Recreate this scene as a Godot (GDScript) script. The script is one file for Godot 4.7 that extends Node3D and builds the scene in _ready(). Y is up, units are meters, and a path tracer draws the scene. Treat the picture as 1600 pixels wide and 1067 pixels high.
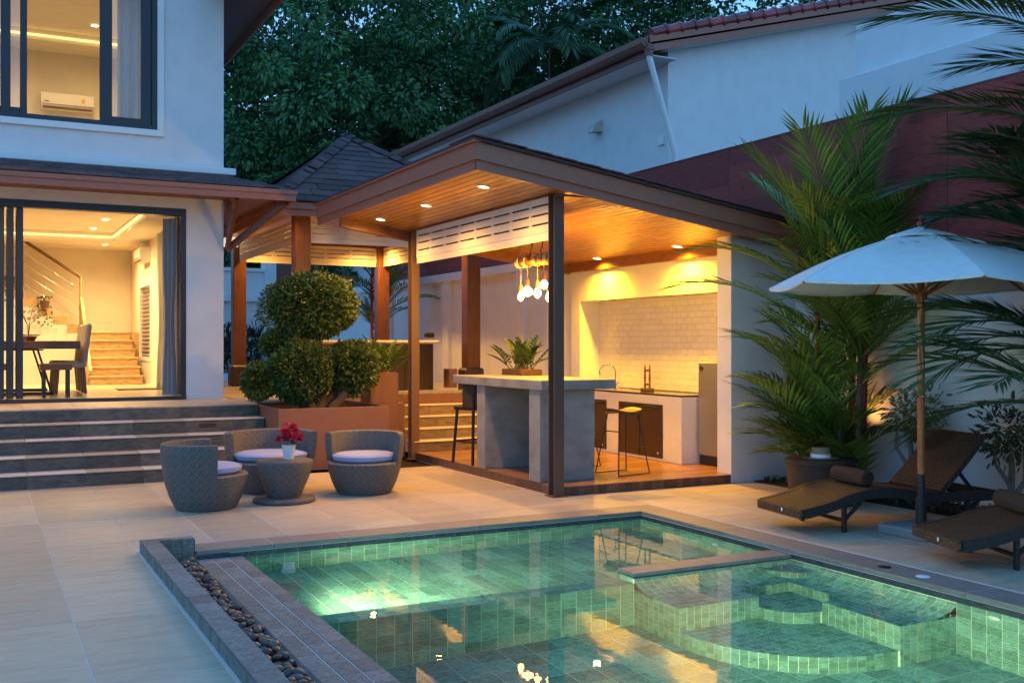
extends Node3D

var used := {}
var meshes := {}
var M := {}
var rng := RandomNumberGenerator.new()
const EYE := Vector3(0, 1.6, 0)

# ---------------------------------------------------------------- mesh collector
class MB:
	var v := PackedVector3Array()
	var n := PackedVector3Array()
	var c := PackedColorArray()
	var uv := PackedVector2Array()
	var col := Color.WHITE
	var colored := false

	func t3(a: Vector3, b: Vector3, d: Vector3, na: Vector3, nb: Vector3, nd: Vector3) -> void:
		if (b - a).cross(d - a).dot(na + nb + nd) > 0.0:
			v.append(a); v.append(d); v.append(b)
			n.append(na); n.append(nd); n.append(nb)
		else:
			v.append(a); v.append(b); v.append(d)
			n.append(na); n.append(nb); n.append(nd)
		if colored:
			c.append(col); c.append(col); c.append(col)

	func tri(a: Vector3, b: Vector3, d: Vector3, out: Vector3) -> void:
		var g := (b - a).cross(d - a)
		if g.length_squared() < 1e-16:
			return
		g = g.normalized()
		if g.dot(out) < 0.0:
			g = -g
		t3(a, b, d, g, g, g)

	func q(a: Vector3, b: Vector3, d: Vector3, e: Vector3, out: Vector3) -> void:
		tri(a, b, d, out)
		tri(a, d, e, out)

	func qs(a: Vector3, b: Vector3, d: Vector3, e: Vector3, na: Vector3, nb: Vector3, nd: Vector3, ne: Vector3) -> void:
		t3(a, b, d, na, nb, nd)
		t3(a, d, e, na, nd, ne)

	func bx(ctr: Vector3, size: Vector3, bas := Basis(), bev := 0.0) -> MB:
		var h := size * 0.5
		bev = minf(bev, minf(h.x, minf(h.y, h.z)) * 0.9)
		var P := func(s: Vector3, ax: int) -> Vector3:
			var p := Vector3(s.x * (h.x - bev), s.y * (h.y - bev), s.z * (h.z - bev))
			p[ax] = s[ax] * h[ax]
			return ctr + bas * p
		for ax in 3:
			var a1 := (ax + 1) % 3
			var a2 := (ax + 2) % 3
			for sg in [-1.0, 1.0]:
				var k := []
				for w in [[-1, -1], [1, -1], [1, 1], [-1, 1]]:
					var s := Vector3.ZERO
					s[ax] = sg; s[a1] = w[0]; s[a2] = w[1]
					k.append(P.call(s, ax))
				var o := Vector3.ZERO
				o[ax] = sg
				q(k[0], k[1], k[2], k[3], bas * o)
		if bev > 0.0:
			for ax in 3:
				var a1 := (ax + 1) % 3
				var a2 := (ax + 2) % 3
				for w in [[-1, -1], [1, -1], [1, 1], [-1, 1]]:
					var s0 := Vector3.ZERO
					s0[ax] = -1; s0[a1] = w[0]; s0[a2] = w[1]
					var s1 := s0
					s1[ax] = 1
					var o := s0
					o[ax] = 0
					q(P.call(s0, a1), P.call(s1, a1), P.call(s1, a2), P.call(s0, a2), bas * o)
			for sx in [-1, 1]:
				for sy in [-1, 1]:
					for sz in [-1, 1]:
						var s := Vector3(sx, sy, sz)
						tri(P.call(s, 0), P.call(s, 1), P.call(s, 2), bas * s)
		return self

	# box from two corners
	func bb(a: Vector3, b: Vector3, bev := 0.0) -> MB:
		return bx((a + b) * 0.5, (b - a).abs(), Basis(), bev)

	# bar between two points, width w (sideways) and height h (upwards)
	func bar(a: Vector3, b: Vector3, w: float, h: float, bev := 0.0, up := Vector3.UP) -> MB:
		var z := (b - a).normalized()
		if absf(z.dot(up)) > 0.98:
			up = Vector3.RIGHT
		var x := up.cross(z).normalized()
		return bx((a + b) * 0.5, Vector3(w, h, a.distance_to(b)), Basis(x, z.cross(x), z), bev)

	func tube(pts: Array, rad, seg := 8, caps := true) -> MB:
		var m := pts.size()
		var rings := []
		var nrm := []
		var t: Vector3 = (pts[1] - pts[0]).normalized()
		var x := t.cross(Vector3.UP)
		if x.length() < 0.05:
			x = t.cross(Vector3.RIGHT)
		x = x.normalized()
		for i in m:
			if i == 0: t = (pts[1] - pts[0]).normalized()
			elif i == m - 1: t = (pts[m - 1] - pts[m - 2]).normalized()
			else: t = (pts[i + 1] - pts[i - 1]).normalized()
			x = (x - t * x.dot(t)).normalized()
			var y := t.cross(x)
			var r: float = rad[i] if rad is Array else rad
			var ring := []
			var rn := []
			for k in seg:
				var a := TAU * k / seg
				var d := x * cos(a) + y * sin(a)
				ring.append(pts[i] + d * r)
				rn.append(d)
			rings.append(ring); nrm.append(rn)
		for i in m - 1:
			for k in seg:
				var j := (k + 1) % seg
				qs(rings[i][k], rings[i][j], rings[i + 1][j], rings[i + 1][k], nrm[i][k], nrm[i][j], nrm[i + 1][j], nrm[i + 1][k])
		if caps:
			for e in [0, m - 1]:
				var o: Vector3 = (pts[0] - pts[1]) if e == 0 else (pts[m - 1] - pts[m - 2])
				for k in seg:
					tri(pts[e], rings[e][k], rings[e][(k + 1) % seg], o)
		return self

	# profile of (radius, height) turned round y
	func lathe(prof: Array, seg: int, ctr := Vector3.ZERO, bas := Basis(), a0 := 0.0, a1 := TAU) -> MB:
		var m := prof.size()
		var sn := []
		for i in m - 1:
			var d: Vector2 = prof[i + 1] - prof[i]
			sn.append(Vector2(d.y, -d.x).normalized())
		for i in m - 1:
			var n0: Vector2 = sn[i]
			var n1: Vector2 = sn[i]
			if i > 0 and sn[i].dot(sn[i - 1]) > 0.7: n0 = (sn[i] + sn[i - 1]).normalized()
			if i < m - 2 and sn[i].dot(sn[i + 1]) > 0.7: n1 = (sn[i] + sn[i + 1]).normalized()
			for k in seg:
				var p := []
				var nn := []
				for w in [[i, k, n0], [i, k + 1, n0], [i + 1, k + 1, n1], [i + 1, k, n1]]:
					var a: float = a0 + (a1 - a0) * w[1] / seg
					var r: Vector2 = prof[w[0]]
					p.append(ctr + bas * Vector3(cos(a) * r.x, r.y, sin(a) * r.x))
					nn.append((bas * Vector3(cos(a) * w[2].x, w[2].y, sin(a) * w[2].x)).normalized())
				qs(p[0], p[1], p[2], p[3], nn[0], nn[1], nn[2], nn[3])
		return self

	# polygon in bas.x / bas.y at org, pushed along bas.z by depth
	func prism(poly: PackedVector2Array, org: Vector3, bas: Basis, depth: float) -> MB:
		# drop doubled and collinear points, which break the triangulation
		var keep := PackedVector2Array()
		for i in poly.size():
			var p0 := poly[(i - 1 + poly.size()) % poly.size()]
			var p1 := poly[i]
			var p2 := poly[(i + 1) % poly.size()]
			if p1.distance_to(p2) > 0.0004 and absf((p1 - p0).cross(p2 - p1)) > 1e-8: keep.append(p1)
		if keep.size() >= 3: poly = keep
		var ix := Geometry2D.triangulate_polygon(poly)
		var mid := Vector2.ZERO
		for p in poly: mid += p / poly.size()
		var at := func(p: Vector2, z: float) -> Vector3: return org + bas * Vector3(p.x, p.y, z)
		for i in range(0, ix.size(), 3):
			tri(at.call(poly[ix[i]], 0.0), at.call(poly[ix[i + 1]], 0.0), at.call(poly[ix[i + 2]], 0.0), -bas.z)
			tri(at.call(poly[ix[i]], depth), at.call(poly[ix[i + 1]], depth), at.call(poly[ix[i + 2]], depth), bas.z)
		var cw := Geometry2D.is_polygon_clockwise(poly)
		for i in poly.size():
			var a := poly[i]
			var b := poly[(i + 1) % poly.size()]
			var o := Vector2(b.y - a.y, a.x - b.x) * (-1.0 if cw else 1.0)
			q(at.call(a, 0.0), at.call(b, 0.0), at.call(b, depth), at.call(a, depth), bas * Vector3(o.x, o.y, 0))
		return self

	func ball(ctr: Vector3, r: Vector3, bas := Basis(), nu := 10, nv := 6) -> MB:
		for j in nv:
			for i in nu:
				var p := []
				var nn := []
				for w in [[i, j], [i + 1, j], [i + 1, j + 1], [i, j + 1]]:
					var a: float = TAU * w[0] / nu
					var b: float = PI * w[1] / nv - PI / 2
					var d := Vector3(cos(b) * cos(a), sin(b), cos(b) * sin(a))
					p.append(ctr + bas * (d * r))
					nn.append((bas * (d / r)).normalized())
				qs(p[0], p[1], p[2], p[3], nn[0], nn[1], nn[2], nn[3])
		return self

	func mesh() -> ArrayMesh:
		var a := []
		a.resize(Mesh.ARRAY_MAX)
		a[Mesh.ARRAY_VERTEX] = v
		a[Mesh.ARRAY_NORMAL] = n
		if colored: a[Mesh.ARRAY_COLOR] = c
		if uv.size() == v.size() and uv.size() > 0: a[Mesh.ARRAY_TEX_UV] = uv
		var m := ArrayMesh.new()
		m.add_surface_from_arrays(Mesh.PRIMITIVE_TRIANGLES, a)
		return m

# ---------------------------------------------------------------- scene helpers
func numbered(called: String) -> String:
	if not used.has(called):
		used[called] = 0
		return called
	used[called] += 1
	return "%s_%03d" % [called, used[called]]

func thing(called: String, label: String, category: String, group := "", at := Vector3.ZERO, turn := 0.0) -> Node3D:
	var o := Node3D.new()
	o.name = numbered(called)
	add_child(o)
	o.position = at
	o.rotation.y = turn
	o.set_meta("label", label)
	o.set_meta("category", category)
	if group: o.set_meta("group", group)
	return o

func copy(src: Node3D, label: String, at: Vector3, turn: float) -> Node3D:
	var r: Node3D = src.duplicate()
	r.name = numbered(String(src.name).rstrip("0123456789").rstrip("_"))
	add_child(r)
	r.position = at
	r.rotation.y = turn
	r.set_meta("label", label)
	return r

func part(mb, called: String, m: Material, parent: Node3D) -> MeshInstance3D:
	var o := MeshInstance3D.new()
	o.name = called
	o.mesh = mb.mesh() if mb is MB else mb
	o.set_surface_override_material(0, m)
	parent.add_child(o, true)
	return o

func single(mb, called: String, m: Material, label: String, category: String, group := "") -> MeshInstance3D:
	var o := MeshInstance3D.new()
	o.name = numbered(called)
	o.mesh = mb.mesh() if mb is MB else mb
	o.set_surface_override_material(0, m)
	add_child(o)
	o.set_meta("label", label)
	o.set_meta("category", category)
	if group: o.set_meta("group", group)
	return o

func setting(called: String, mb = null, m: Material = null) -> Node3D:
	var o: Node3D
	if mb:
		o = MeshInstance3D.new()
		o.mesh = mb.mesh() if mb is MB else mb
		o.set_surface_override_material(0, m)
	else:
		o = Node3D.new()
	o.name = numbered(called)
	add_child(o)
	o.set_meta("kind", "structure")
	return o

func V(x: float, y: float, z: float) -> Vector3:
	return Vector3(x, y, z)

func bm(size: Vector3, bev := 0.0) -> ArrayMesh:
	var k := "%.3f_%.3f_%.3f_%.4f" % [size.x, size.y, size.z, bev]
	if not meshes.has(k):
		meshes[k] = MB.new().bx(Vector3.ZERO, Vector3(snappedf(size.x, 0.001), snappedf(size.y, 0.001), snappedf(size.z, 0.001)), Basis(), bev).mesh()
	return meshes[k]

func piece(parent: Node3D, called: String, mesh: Mesh, m: Material, tr: Transform3D) -> MeshInstance3D:
	var o := MeshInstance3D.new()
	o.name = called
	o.mesh = mesh
	o.set_surface_override_material(0, m)
	o.transform = tr
	parent.add_child(o, true)
	return o

# tiles, planks and boards laid side by side over a rectangle: each one a piece of its own, those past the limit joined
func field(parent: Node3D, called: String, org: Vector3, U: Vector3, W: Vector3, N: Vector3, w: float, h: float, tw: float, th: float, gap: float, thk: float, mats: Array, bond := 0.0, lim := 300, keep = null, bev := 0.0) -> void:
	var bas := Basis(U, W, N)
	if bas.determinant() < 0: bas = Basis(-U, W, N)
	var list := []
	var r := 0
	var y := 0.0
	while y < h - 0.004:
		var y1 := minf(y + th, h)
		var x := -fposmod(bond * r, 1.0) * tw
		while x < w - 0.004:
			var a := maxf(x, 0.0)
			var b := minf(x + tw, w)
			x += tw
			if b - a < gap * 2.5 or y1 - y < gap * 2.5: continue
			var ctr := org + U * (a + b) * 0.5 + W * (y + y1) * 0.5 + N * thk * 0.5
			if keep != null and not keep.call(ctr): continue
			list.append([ctr.distance_squared_to(EYE), ctr, Vector3(b - a - gap, y1 - y - gap, thk), mats[rng.randi() % mats.size()]])
		y = y1
		r += 1
	if list.size() > lim: list.sort_custom(func(p, s): return p[0] < s[0])
	var rest := MB.new()
	for i in list.size():
		var e: Array = list[i]
		if i < lim: piece(parent, called, bm(e[2], bev), e[3], Transform3D(bas, e[1]))
		else: rest.bx(e[1], e[2], bas)
	if rest.v.size() > 0:
		var o := part(rest, called + "_remainder", mats[0], parent)
		o.set_meta("kind", "stuff")

# ---------------------------------------------------------------- materials
func lin(r: float, g: float, b: float) -> Color:
	return Color(r, g, b).linear_to_srgb()

func noise(freq: float, stops: Array, octaves := 4, seed_ := 1, warp := 0.0, size := 512, normal := 0.0) -> NoiseTexture2D:
	var f := FastNoiseLite.new()
	f.noise_type = FastNoiseLite.TYPE_SIMPLEX_SMOOTH
	f.frequency = freq
	f.seed = seed_
	f.fractal_octaves = octaves
	if warp > 0.0:
		f.domain_warp_enabled = true
		f.domain_warp_amplitude = warp
		f.domain_warp_frequency = freq * 0.7
	var t := NoiseTexture2D.new()
	t.width = size
	t.height = size
	t.seamless = true
	t.seamless_blend_skirt = 0.2
	t.noise = f
	if normal > 0.0:
		t.as_normal_map = true
		t.bump_strength = normal
	else:
		var g := Gradient.new()
		var offs := PackedFloat32Array()
		var cols := PackedColorArray()
		for s in stops:
			offs.append(s[0])
			cols.append(s[1])
		g.offsets = offs
		g.colors = cols
		t.color_ramp = g
	return t

func gray(a: float) -> Color:
	return lin(a, a, a)

# tri-planar surface: base colour (real-world, linear), texture that multiplies it, scale of the texture per metre
func mat(c: Vector3, rough: float, tex: Texture2D = null, scale = 1.0, world := true, bump: Texture2D = null, depth := 0.0) -> StandardMaterial3D:
	var m := StandardMaterial3D.new()
	m.albedo_color = lin(c.x, c.y, c.z)
	m.roughness = rough
	if tex or bump:
		m.uv1_triplanar = true
		m.uv1_world_triplanar = world
		m.uv1_scale = scale if scale is Vector3 else Vector3.ONE * scale
		m.uv1_triplanar_sharpness = 8.0
	if tex: m.albedo_texture = tex
	if bump:
		m.heightmap_enabled = true
		m.heightmap_texture = bump
		m.heightmap_scale = depth
	return m

func shifted(m: StandardMaterial3D, off: Vector3, tint: float) -> StandardMaterial3D:
	var k: StandardMaterial3D = m.duplicate()
	k.uv1_offset = off
	var c := m.albedo_color.srgb_to_linear() * tint
	k.albedo_color = Color(c.r, c.g, c.b).linear_to_srgb()
	return k

func variants(m: StandardMaterial3D, count: int, spread: float, shift := 3.0) -> Array:
	var a := []
	for i in count:
		a.append(shifted(m, Vector3(rng.randf(), rng.randf(), rng.randf()) * shift, 1.0 + spread * (2.0 * i / maxf(1.0, count - 1) - 1.0)))
	return a

func glow(c: Vector3, energy: float) -> StandardMaterial3D:
	var m := StandardMaterial3D.new()
	m.albedo_color = Color(0.9, 0.9, 0.9)
	m.emission_enabled = true
	m.emission = lin(c.x, c.y, c.z)
	m.emission_energy_multiplier = energy
	return m

func weave_images() -> Array:
	# strands over and under, 8 x 8 of them: brightness and height
	var s := 128
	var a := Image.create(s, s, false, Image.FORMAT_RGB8)
	var hgt := Image.create(s, s, false, Image.FORMAT_RGB8)
	for y in s:
		for x in s:
			var cx := x / 16
			var cy := y / 16
			var fx := (x % 16) / 15.0 * 2.0 - 1.0
			var fy := (y % 16) / 15.0 * 2.0 - 1.0
			var over := (cx + cy) % 2 == 0
			var across := fy if over else fx
			var along := fx if over else fy
			var e := clampf(1.0 - pow(absf(across), 4.0), 0.0, 1.0) * (0.65 + 0.35 * cos(along * 1.4))
			var tone := 0.6 + 0.4 * float((cx * 7 + cy * 13) % 5) / 4.0
			a.set_pixel(x, y, Color(tone, tone, tone))
			hgt.set_pixel(x, y, Color(e, e, e))
	return [ImageTexture.create_from_image(a), ImageTexture.create_from_image(hgt)]

func make_materials() -> void:
	var soft := noise(0.012, [[0.0, gray(0.90)], [0.5, gray(0.96)], [1.0, gray(1.0)]], 5, 3)
	var grainy := noise(0.05, [[0.0, gray(0.6)], [1.0, gray(1.0)]], 5, 4)
	var relief := noise(0.06, [[0.0, Color.BLACK], [1.0, Color.WHITE]], 5, 5)
	var patchy := noise(0.011, [[0.1, gray(0.66)], [0.42, gray(0.84)], [0.6, gray(0.93)], [0.9, gray(1.0)]], 6, 6, 30.0)
	var streak := noise(0.012, [[0.0, lin(0.78, 0.76, 0.75)], [0.4, lin(0.92, 0.91, 0.90)], [0.62, gray(1.0)], [0.8, lin(0.90, 0.89, 0.87)], [1.0, gray(0.97)]], 5, 8, 20.0)
	var slate := noise(0.014, [[0.0, lin(0.30, 0.34, 0.36)], [0.35, lin(0.55, 0.58, 0.58)], [0.5, lin(0.72, 0.74, 0.74)], [0.58, lin(1.0, 1.0, 0.98)], [0.66, lin(0.62, 0.66, 0.66)], [1.0, lin(0.42, 0.44, 0.46)]], 6, 9, 60.0)
	var grain := noise(0.018, [[0.0, lin(0.45, 0.40, 0.36)], [0.4, lin(0.85, 0.82, 0.80)], [0.6, gray(1.0)], [1.0, lin(0.62, 0.56, 0.52)]], 6, 11, 12.0)
	var shingle_grit := noise(0.09, [[0.0, gray(0.55)], [1.0, gray(1.0)]], 4, 12)
	var wv := weave_images()

	M.plaster = mat(V(0.74, 0.73, 0.72), 0.85, soft, 0.35, true, relief, 0.12)
	M.cream = mat(V(0.72, 0.68, 0.60), 0.85, soft, 0.35, true, relief, 0.12)
	M.interior = mat(V(0.76, 0.71, 0.60), 0.9, soft, 0.3)
	M.fascia = mat(V(0.36, 0.13, 0.078), 0.5, soft, 0.8)
	M.soffit = mat(V(0.20, 0.08, 0.05), 0.5, grain, V(0.4, 4.0, 4.0))
	M.shingle = variants(mat(V(0.15, 0.072, 0.066), 0.9, shingle_grit, 3.0, true, relief, 0.3), 4, 0.28)
	M.clay = variants(mat(V(0.30, 0.04, 0.04), 0.3, soft, 1.5), 3, 0.3)
	M.redboard = variants(mat(V(0.32, 0.05, 0.038), 0.7, grain, V(2.0, 5.0, 0.5)), 4, 0.14)
	M.deck = variants(mat(V(0.49, 0.405, 0.29), 0.45, streak, V(0.3, 0.8, 1.1)), 5, 0.12, 9.0)
	M.grout = mat(V(0.72, 0.66, 0.60), 0.9, grainy, 2.0)
	M.coping = variants(mat(V(0.25, 0.215, 0.18), 0.5, streak, V(0.5, 0.8, 0.9)), 3, 0.08, 9.0)
	M.stairtile = variants(mat(V(0.115, 0.10, 0.088), 0.55, slate, V(0.5, 1.6, 1.0)), 5, 0.2, 9.0)
	M.nosing = mat(V(0.60, 0.54, 0.46), 0.5, streak, 0.6)
	M.ashstone = variants(mat(V(0.245, 0.235, 0.205), 0.65, slate, V(2.2, 3.0, 4.0)), 6, 0.22, 9.0)
	M.pooltile = variants(mat(V(0.28, 0.49, 0.39), 0.5, slate, V(1.5, 4.6, 2.4)), 7, 0.24, 9.0)
	M.poolfloor = variants(mat(V(0.28, 0.49, 0.39), 0.5, slate, V(1.8, 1.6, 3.6)), 7, 0.24, 9.0)
	M.poolgrout = mat(V(0.72, 0.80, 0.64), 0.9)
	M.darkstone = mat(V(0.075, 0.08, 0.09), 0.45, slate, V(1.0, 3.0, 1.4))
	M.ceilwood = variants(mat(V(0.46, 0.20, 0.045), 0.32, grain, V(2.2, 2.2, 0.22)), 6, 0.16, 9.0)
	M.floorwood = variants(mat(V(0.30, 0.15, 0.075), 0.32, grain, V(0.3, 3.0, 3.0)), 6, 0.2, 9.0)
	M.edgewood = variants(mat(V(0.14, 0.075, 0.05), 0.45, grain, V(1.2, 1.2, 1.2)), 5, 0.25, 9.0)
	M.steptile = variants(mat(V(0.22, 0.155, 0.11), 0.5, grain, V(0.35, 2.5, 1.0)), 5, 0.2, 9.0)
	M.postwood = mat(V(0.15, 0.056, 0.027), 0.35, grain, V(3.0, 0.25, 3.0))
	M.beamwood = mat(V(0.26, 0.10, 0.04), 0.4, grain, V(0.6, 3.0, 0.6))
	M.slat = variants(mat(V(0.80, 0.75, 0.68), 0.5, soft, V(1.0, 4.0, 0.4)), 3, 0.04)
	M.steel = mat(V(0.135, 0.07, 0.045), 0.4, soft, 1.0)
	M.blacksteel = mat(V(0.012, 0.012, 0.013), 0.4)
	M.navy = mat(V(0.018, 0.022, 0.03), 0.35)
	M.corten = mat(V(0.19, 0.082, 0.055), 0.5, soft, V(1.6, 0.5, 1.6))
	M.concrete = mat(V(0.31, 0.295, 0.27), 0.6, patchy, V(0.5, 0.7, 0.5), true, relief, 0.15)
	M.wicker = mat(V(0.22, 0.20, 0.185), 0.5, wv[0], 13.0, false, wv[1], 0.45)
	M.brownwicker = mat(V(0.085, 0.045, 0.026), 0.45, wv[0], 5.0, false, wv[1], 1.2)
	M.brownrail = mat(V(0.035, 0.025, 0.022), 0.45, wv[0], 9.0, false, wv[1], 0.4)
	M.cushion = mat(V(0.42, 0.47, 0.70), 0.9, grainy, 6.0, false, relief, 0.15)
	M.canvas = mat(V(0.76, 0.74, 0.70), 0.9, soft, 1.0, false, grainy, 0.05)
	M.canvas.backlight_enabled = true
	M.canvas.backlight = Color(0.35, 0.33, 0.3)
	M.towel = mat(V(0.07, 0.035, 0.022), 1.0, grainy, 9.0, false, relief, 0.6)
	M.straw = mat(V(0.50, 0.33, 0.18), 0.8, wv[0], 22.0, false, wv[1], 0.2)
	M.white = mat(V(0.78, 0.77, 0.75), 0.45)
	M.subway = variants(mat(V(0.70, 0.66, 0.58), 0.18, soft, 1.0), 4, 0.03)
	M.tilegrout = mat(V(0.42, 0.36, 0.28), 0.9)
	M.granite = mat(V(0.045, 0.04, 0.036), 0.12, shingle_grit, 5.0)
	M.cabinet = mat(V(0.055, 0.035, 0.026), 0.35, grain, V(3.0, 0.3, 3.0))
	M.fridge = mat(V(0.33, 0.31, 0.30), 0.35)
	M.fridge.metallic = 0.6
	M.chrome = mat(V(0.75, 0.75, 0.75), 0.12)
	M.chrome.metallic = 1.0
	M.copper = mat(V(0.35, 0.19, 0.13), 0.35)
	M.copper.metallic = 0.8
	M.oak = variants(mat(V(0.60, 0.40, 0.18), 0.4, grain, V(0.4, 3.0, 2.0)), 4, 0.1, 9.0)
	M.walnut = mat(V(0.16, 0.075, 0.035), 0.4, grain, V(0.5, 3.0, 2.0))
	M.fabric = mat(V(0.46, 0.41, 0.35), 0.9, grainy, 5.0, false)
	M.drape = mat(V(0.42, 0.41, 0.42), 0.9, grainy, 4.0)
	M.sheer = mat(V(0.62, 0.60, 0.55), 0.9, grainy, 4.0)
	M.sheer.backlight_enabled = true
	M.sheer.backlight = Color(0.4, 0.38, 0.34)
	M.roomfloor = mat(V(0.60, 0.53, 0.42), 0.25, streak, 0.4)
	M.bark = mat(V(0.20, 0.13, 0.085), 0.95, grain, V(6.0, 1.0, 6.0), true, relief, 1.2)
	M.palebark = mat(V(0.30, 0.25, 0.20), 0.95, grainy, 4.0, true, relief, 0.8)
	M.redstem = mat(V(0.33, 0.022, 0.015), 0.4, soft, V(2.0, 6.0, 2.0))
	M.soil = mat(V(0.045, 0.03, 0.02), 1.0, grainy, 5.0, true, relief, 2.5)
	M.lawn = mat(V(0.05, 0.085, 0.02), 1.0, grainy, 4.0)
	M.granitebase = mat(V(0.34, 0.33, 0.33), 0.7, shingle_grit, 6.0, true, relief, 0.4)
	M.pebble = variants(mat(V(0.10, 0.066, 0.046), 0.4, soft, 4.0), 7, 0.55, 5.0)
	M.pebble[1].albedo_color = lin(0.045, 0.048, 0.055)
	M.pebble[3].albedo_color = lin(0.20, 0.125, 0.07)
	M.rope = mat(V(0.55, 0.42, 0.24), 0.9)
	M.teak = mat(V(0.42, 0.11, 0.032), 0.45, grain, V(4.0, 0.4, 4.0), false)
	M.pot = mat(V(0.72, 0.71, 0.70), 0.3)
	M.gravelrock = variants(mat(V(0.28, 0.27, 0.26), 0.8, grainy, 4.0), 3, 0.3)
	M.leaf = mat(V(1, 1, 1), 0.55)
	M.leaf.vertex_color_use_as_albedo = true
	M.leaf.backlight_enabled = true
	M.leaf.backlight = Color(0.3, 0.32, 0.2)
	M.glass = StandardMaterial3D.new()
	M.glass.transparency = BaseMaterial3D.TRANSPARENCY_ALPHA
	M.glass.albedo_color = Color(0.9, 0.95, 1.0, 0.04)
	M.glass.roughness = 0.0
	M.water = StandardMaterial3D.new()
	M.water.albedo_color = Color(lin(0.38, 0.84, 0.98), 0.0)
	M.water.albedo_color.a = 0.0
	M.water.roughness = 0.0
	M.water.refraction_enabled = true
	M.water.refraction_scale = 0.0333
	M.water.uv1_triplanar = true
	M.water.uv1_world_triplanar = true
	M.water.uv1_scale = Vector3(0.5, 0.5, 0.5)
	M.water.heightmap_enabled = true
	M.water.heightmap_texture = noise(0.02, [[0.0, Color.BLACK], [1.0, Color.WHITE]], 3, 21)
	M.water.heightmap_scale = 0.018
	M.lampglow = glow(V(1.0, 0.72, 0.34), 14.0)
	M.coveglow = glow(V(1.0, 0.62, 0.20), 2.0)
	M.bulbglow = glow(V(1.0, 0.66, 0.26), 9.0)
	M.poolglow = glow(V(1.0, 1.0, 0.62), 20.0)
	M.lanternglow = glow(V(1.0, 0.85, 0.6), 0.8)

const WARM := Vector3(1.0, 0.47, 0.085)

func spot(at: Vector3, energy: float, c := WARM, angle := 62.0, dir := Vector3.DOWN, size := 0.05, blend := 1.0) -> void:
	var l := SpotLight3D.new()
	l.name = numbered("downlight_beam")
	add_child(l)
	l.position = at
	l.look_at_from_position(at, at + dir, Vector3.RIGHT if absf(dir.normalized().y) > 0.9 else Vector3.UP)
	l.light_color = lin(c.x, c.y, c.z)
	l.light_energy = energy
	l.spot_angle = angle
	l.spot_angle_attenuation = blend
	l.spot_range = 30.0
	l.spot_attenuation = 2.0
	l.light_size = size
	l.shadow_enabled = true

func omni(at: Vector3, energy: float, c := WARM, size := 0.05) -> void:
	var l := OmniLight3D.new()
	l.name = numbered("lamp_light")
	add_child(l)
	l.position = at
	l.light_color = lin(c.x, c.y, c.z)
	l.light_energy = energy
	l.omni_range = 30.0
	l.omni_attenuation = 2.0
	l.light_size = size
	l.shadow_enabled = true

# recessed ceiling lamp (a part of its ceiling): ring, glowing disc, beam
func downlight(parent: Node3D, at: Vector3, energy: float, tilt := Basis(), r := 0.055, c := WARM, angle := 62.0, blend := 1.0) -> void:
	var ring := part(MB.new().lathe([Vector2(r, 0.0), Vector2(r + 0.02, 0.0), Vector2(r + 0.02, 0.012), Vector2(r, 0.012)], 20), "downlight", M.white, parent)
	ring.transform = Transform3D(tilt, at - tilt.y * 0.012)
	part(MB.new().lathe([Vector2(0.0, 0.004), Vector2(r, 0.004), Vector2(r, 0.011), Vector2(0.0, 0.011)], 20), "lamp_disc", M.lampglow, ring)
	spot(parent.transform * (at - tilt.y * 0.03), energy, c, angle, -tilt.y, 0.05, blend)

func ready_world() -> void:
	var cam := Camera3D.new()
	cam.name = "camera"
	add_child(cam)
	cam.position = EYE
	cam.rotation_degrees = Vector3(0.16, -27.424, 0)
	cam.fov = 36.57
	cam.near = 0.05
	cam.far = 400.0
	cam.current = true
	var sm := ProceduralSkyMaterial.new()
	sm.sky_top_color = lin(0.10, 0.36, 0.82)
	sm.sky_horizon_color = lin(0.36, 0.66, 0.98)
	sm.sky_curve = 0.22
	sm.ground_bottom_color = lin(0.03, 0.035, 0.04)
	sm.ground_horizon_color = lin(0.10, 0.12, 0.14)
	var sky := Sky.new()
	sky.sky_material = sm
	var env := Environment.new()
	env.background_mode = Environment.BG_SKY
	env.sky = sky
	env.background_energy_multiplier = 1.58
	env.tonemap_mode = Environment.TONE_MAPPER_LINEAR
	env.tonemap_exposure = 1.0
	env.sdfgi_enabled = true
	env.ssao_enabled = true
	env.ssil_enabled = true
	var we := WorldEnvironment.new()
	we.name = "world_environment"
	we.environment = env
	add_child(we)
	var sun := DirectionalLight3D.new()
	sun.name = "dusk_sun"
	add_child(sun)
	sun.rotation_degrees = Vector3(-20, 35, 0)
	sun.light_color = Color(1.0, 0.9, 0.85)
	sun.light_energy = 0.02
	sun.light_angular_distance = 20.0
	sun.shadow_enabled = true
	sun.sky_mode = DirectionalLight3D.SKY_MODE_LIGHT_ONLY

# sheet at height y with a rectangular hole
func holed(y: float, a: Vector2, b: Vector2, h0: Vector2, h1: Vector2, thick := 0.0) -> MB:
	var m := MB.new()
	for r in [[a.x, a.y, b.x, h0.y], [a.x, h1.y, b.x, b.y], [a.x, h0.y, h0.x, h1.y], [h1.x, h0.y, b.x, h1.y]]:
		m.q(V(r[0], y, r[1]), V(r[2], y, r[1]), V(r[2], y, r[3]), V(r[0], y, r[3]), Vector3.UP)
	return m

const PX0 := 1.87
const PX1 := 5.66
const PZ0 := -8.227
const PZ1 := -1.5
const WL := -0.07

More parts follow.
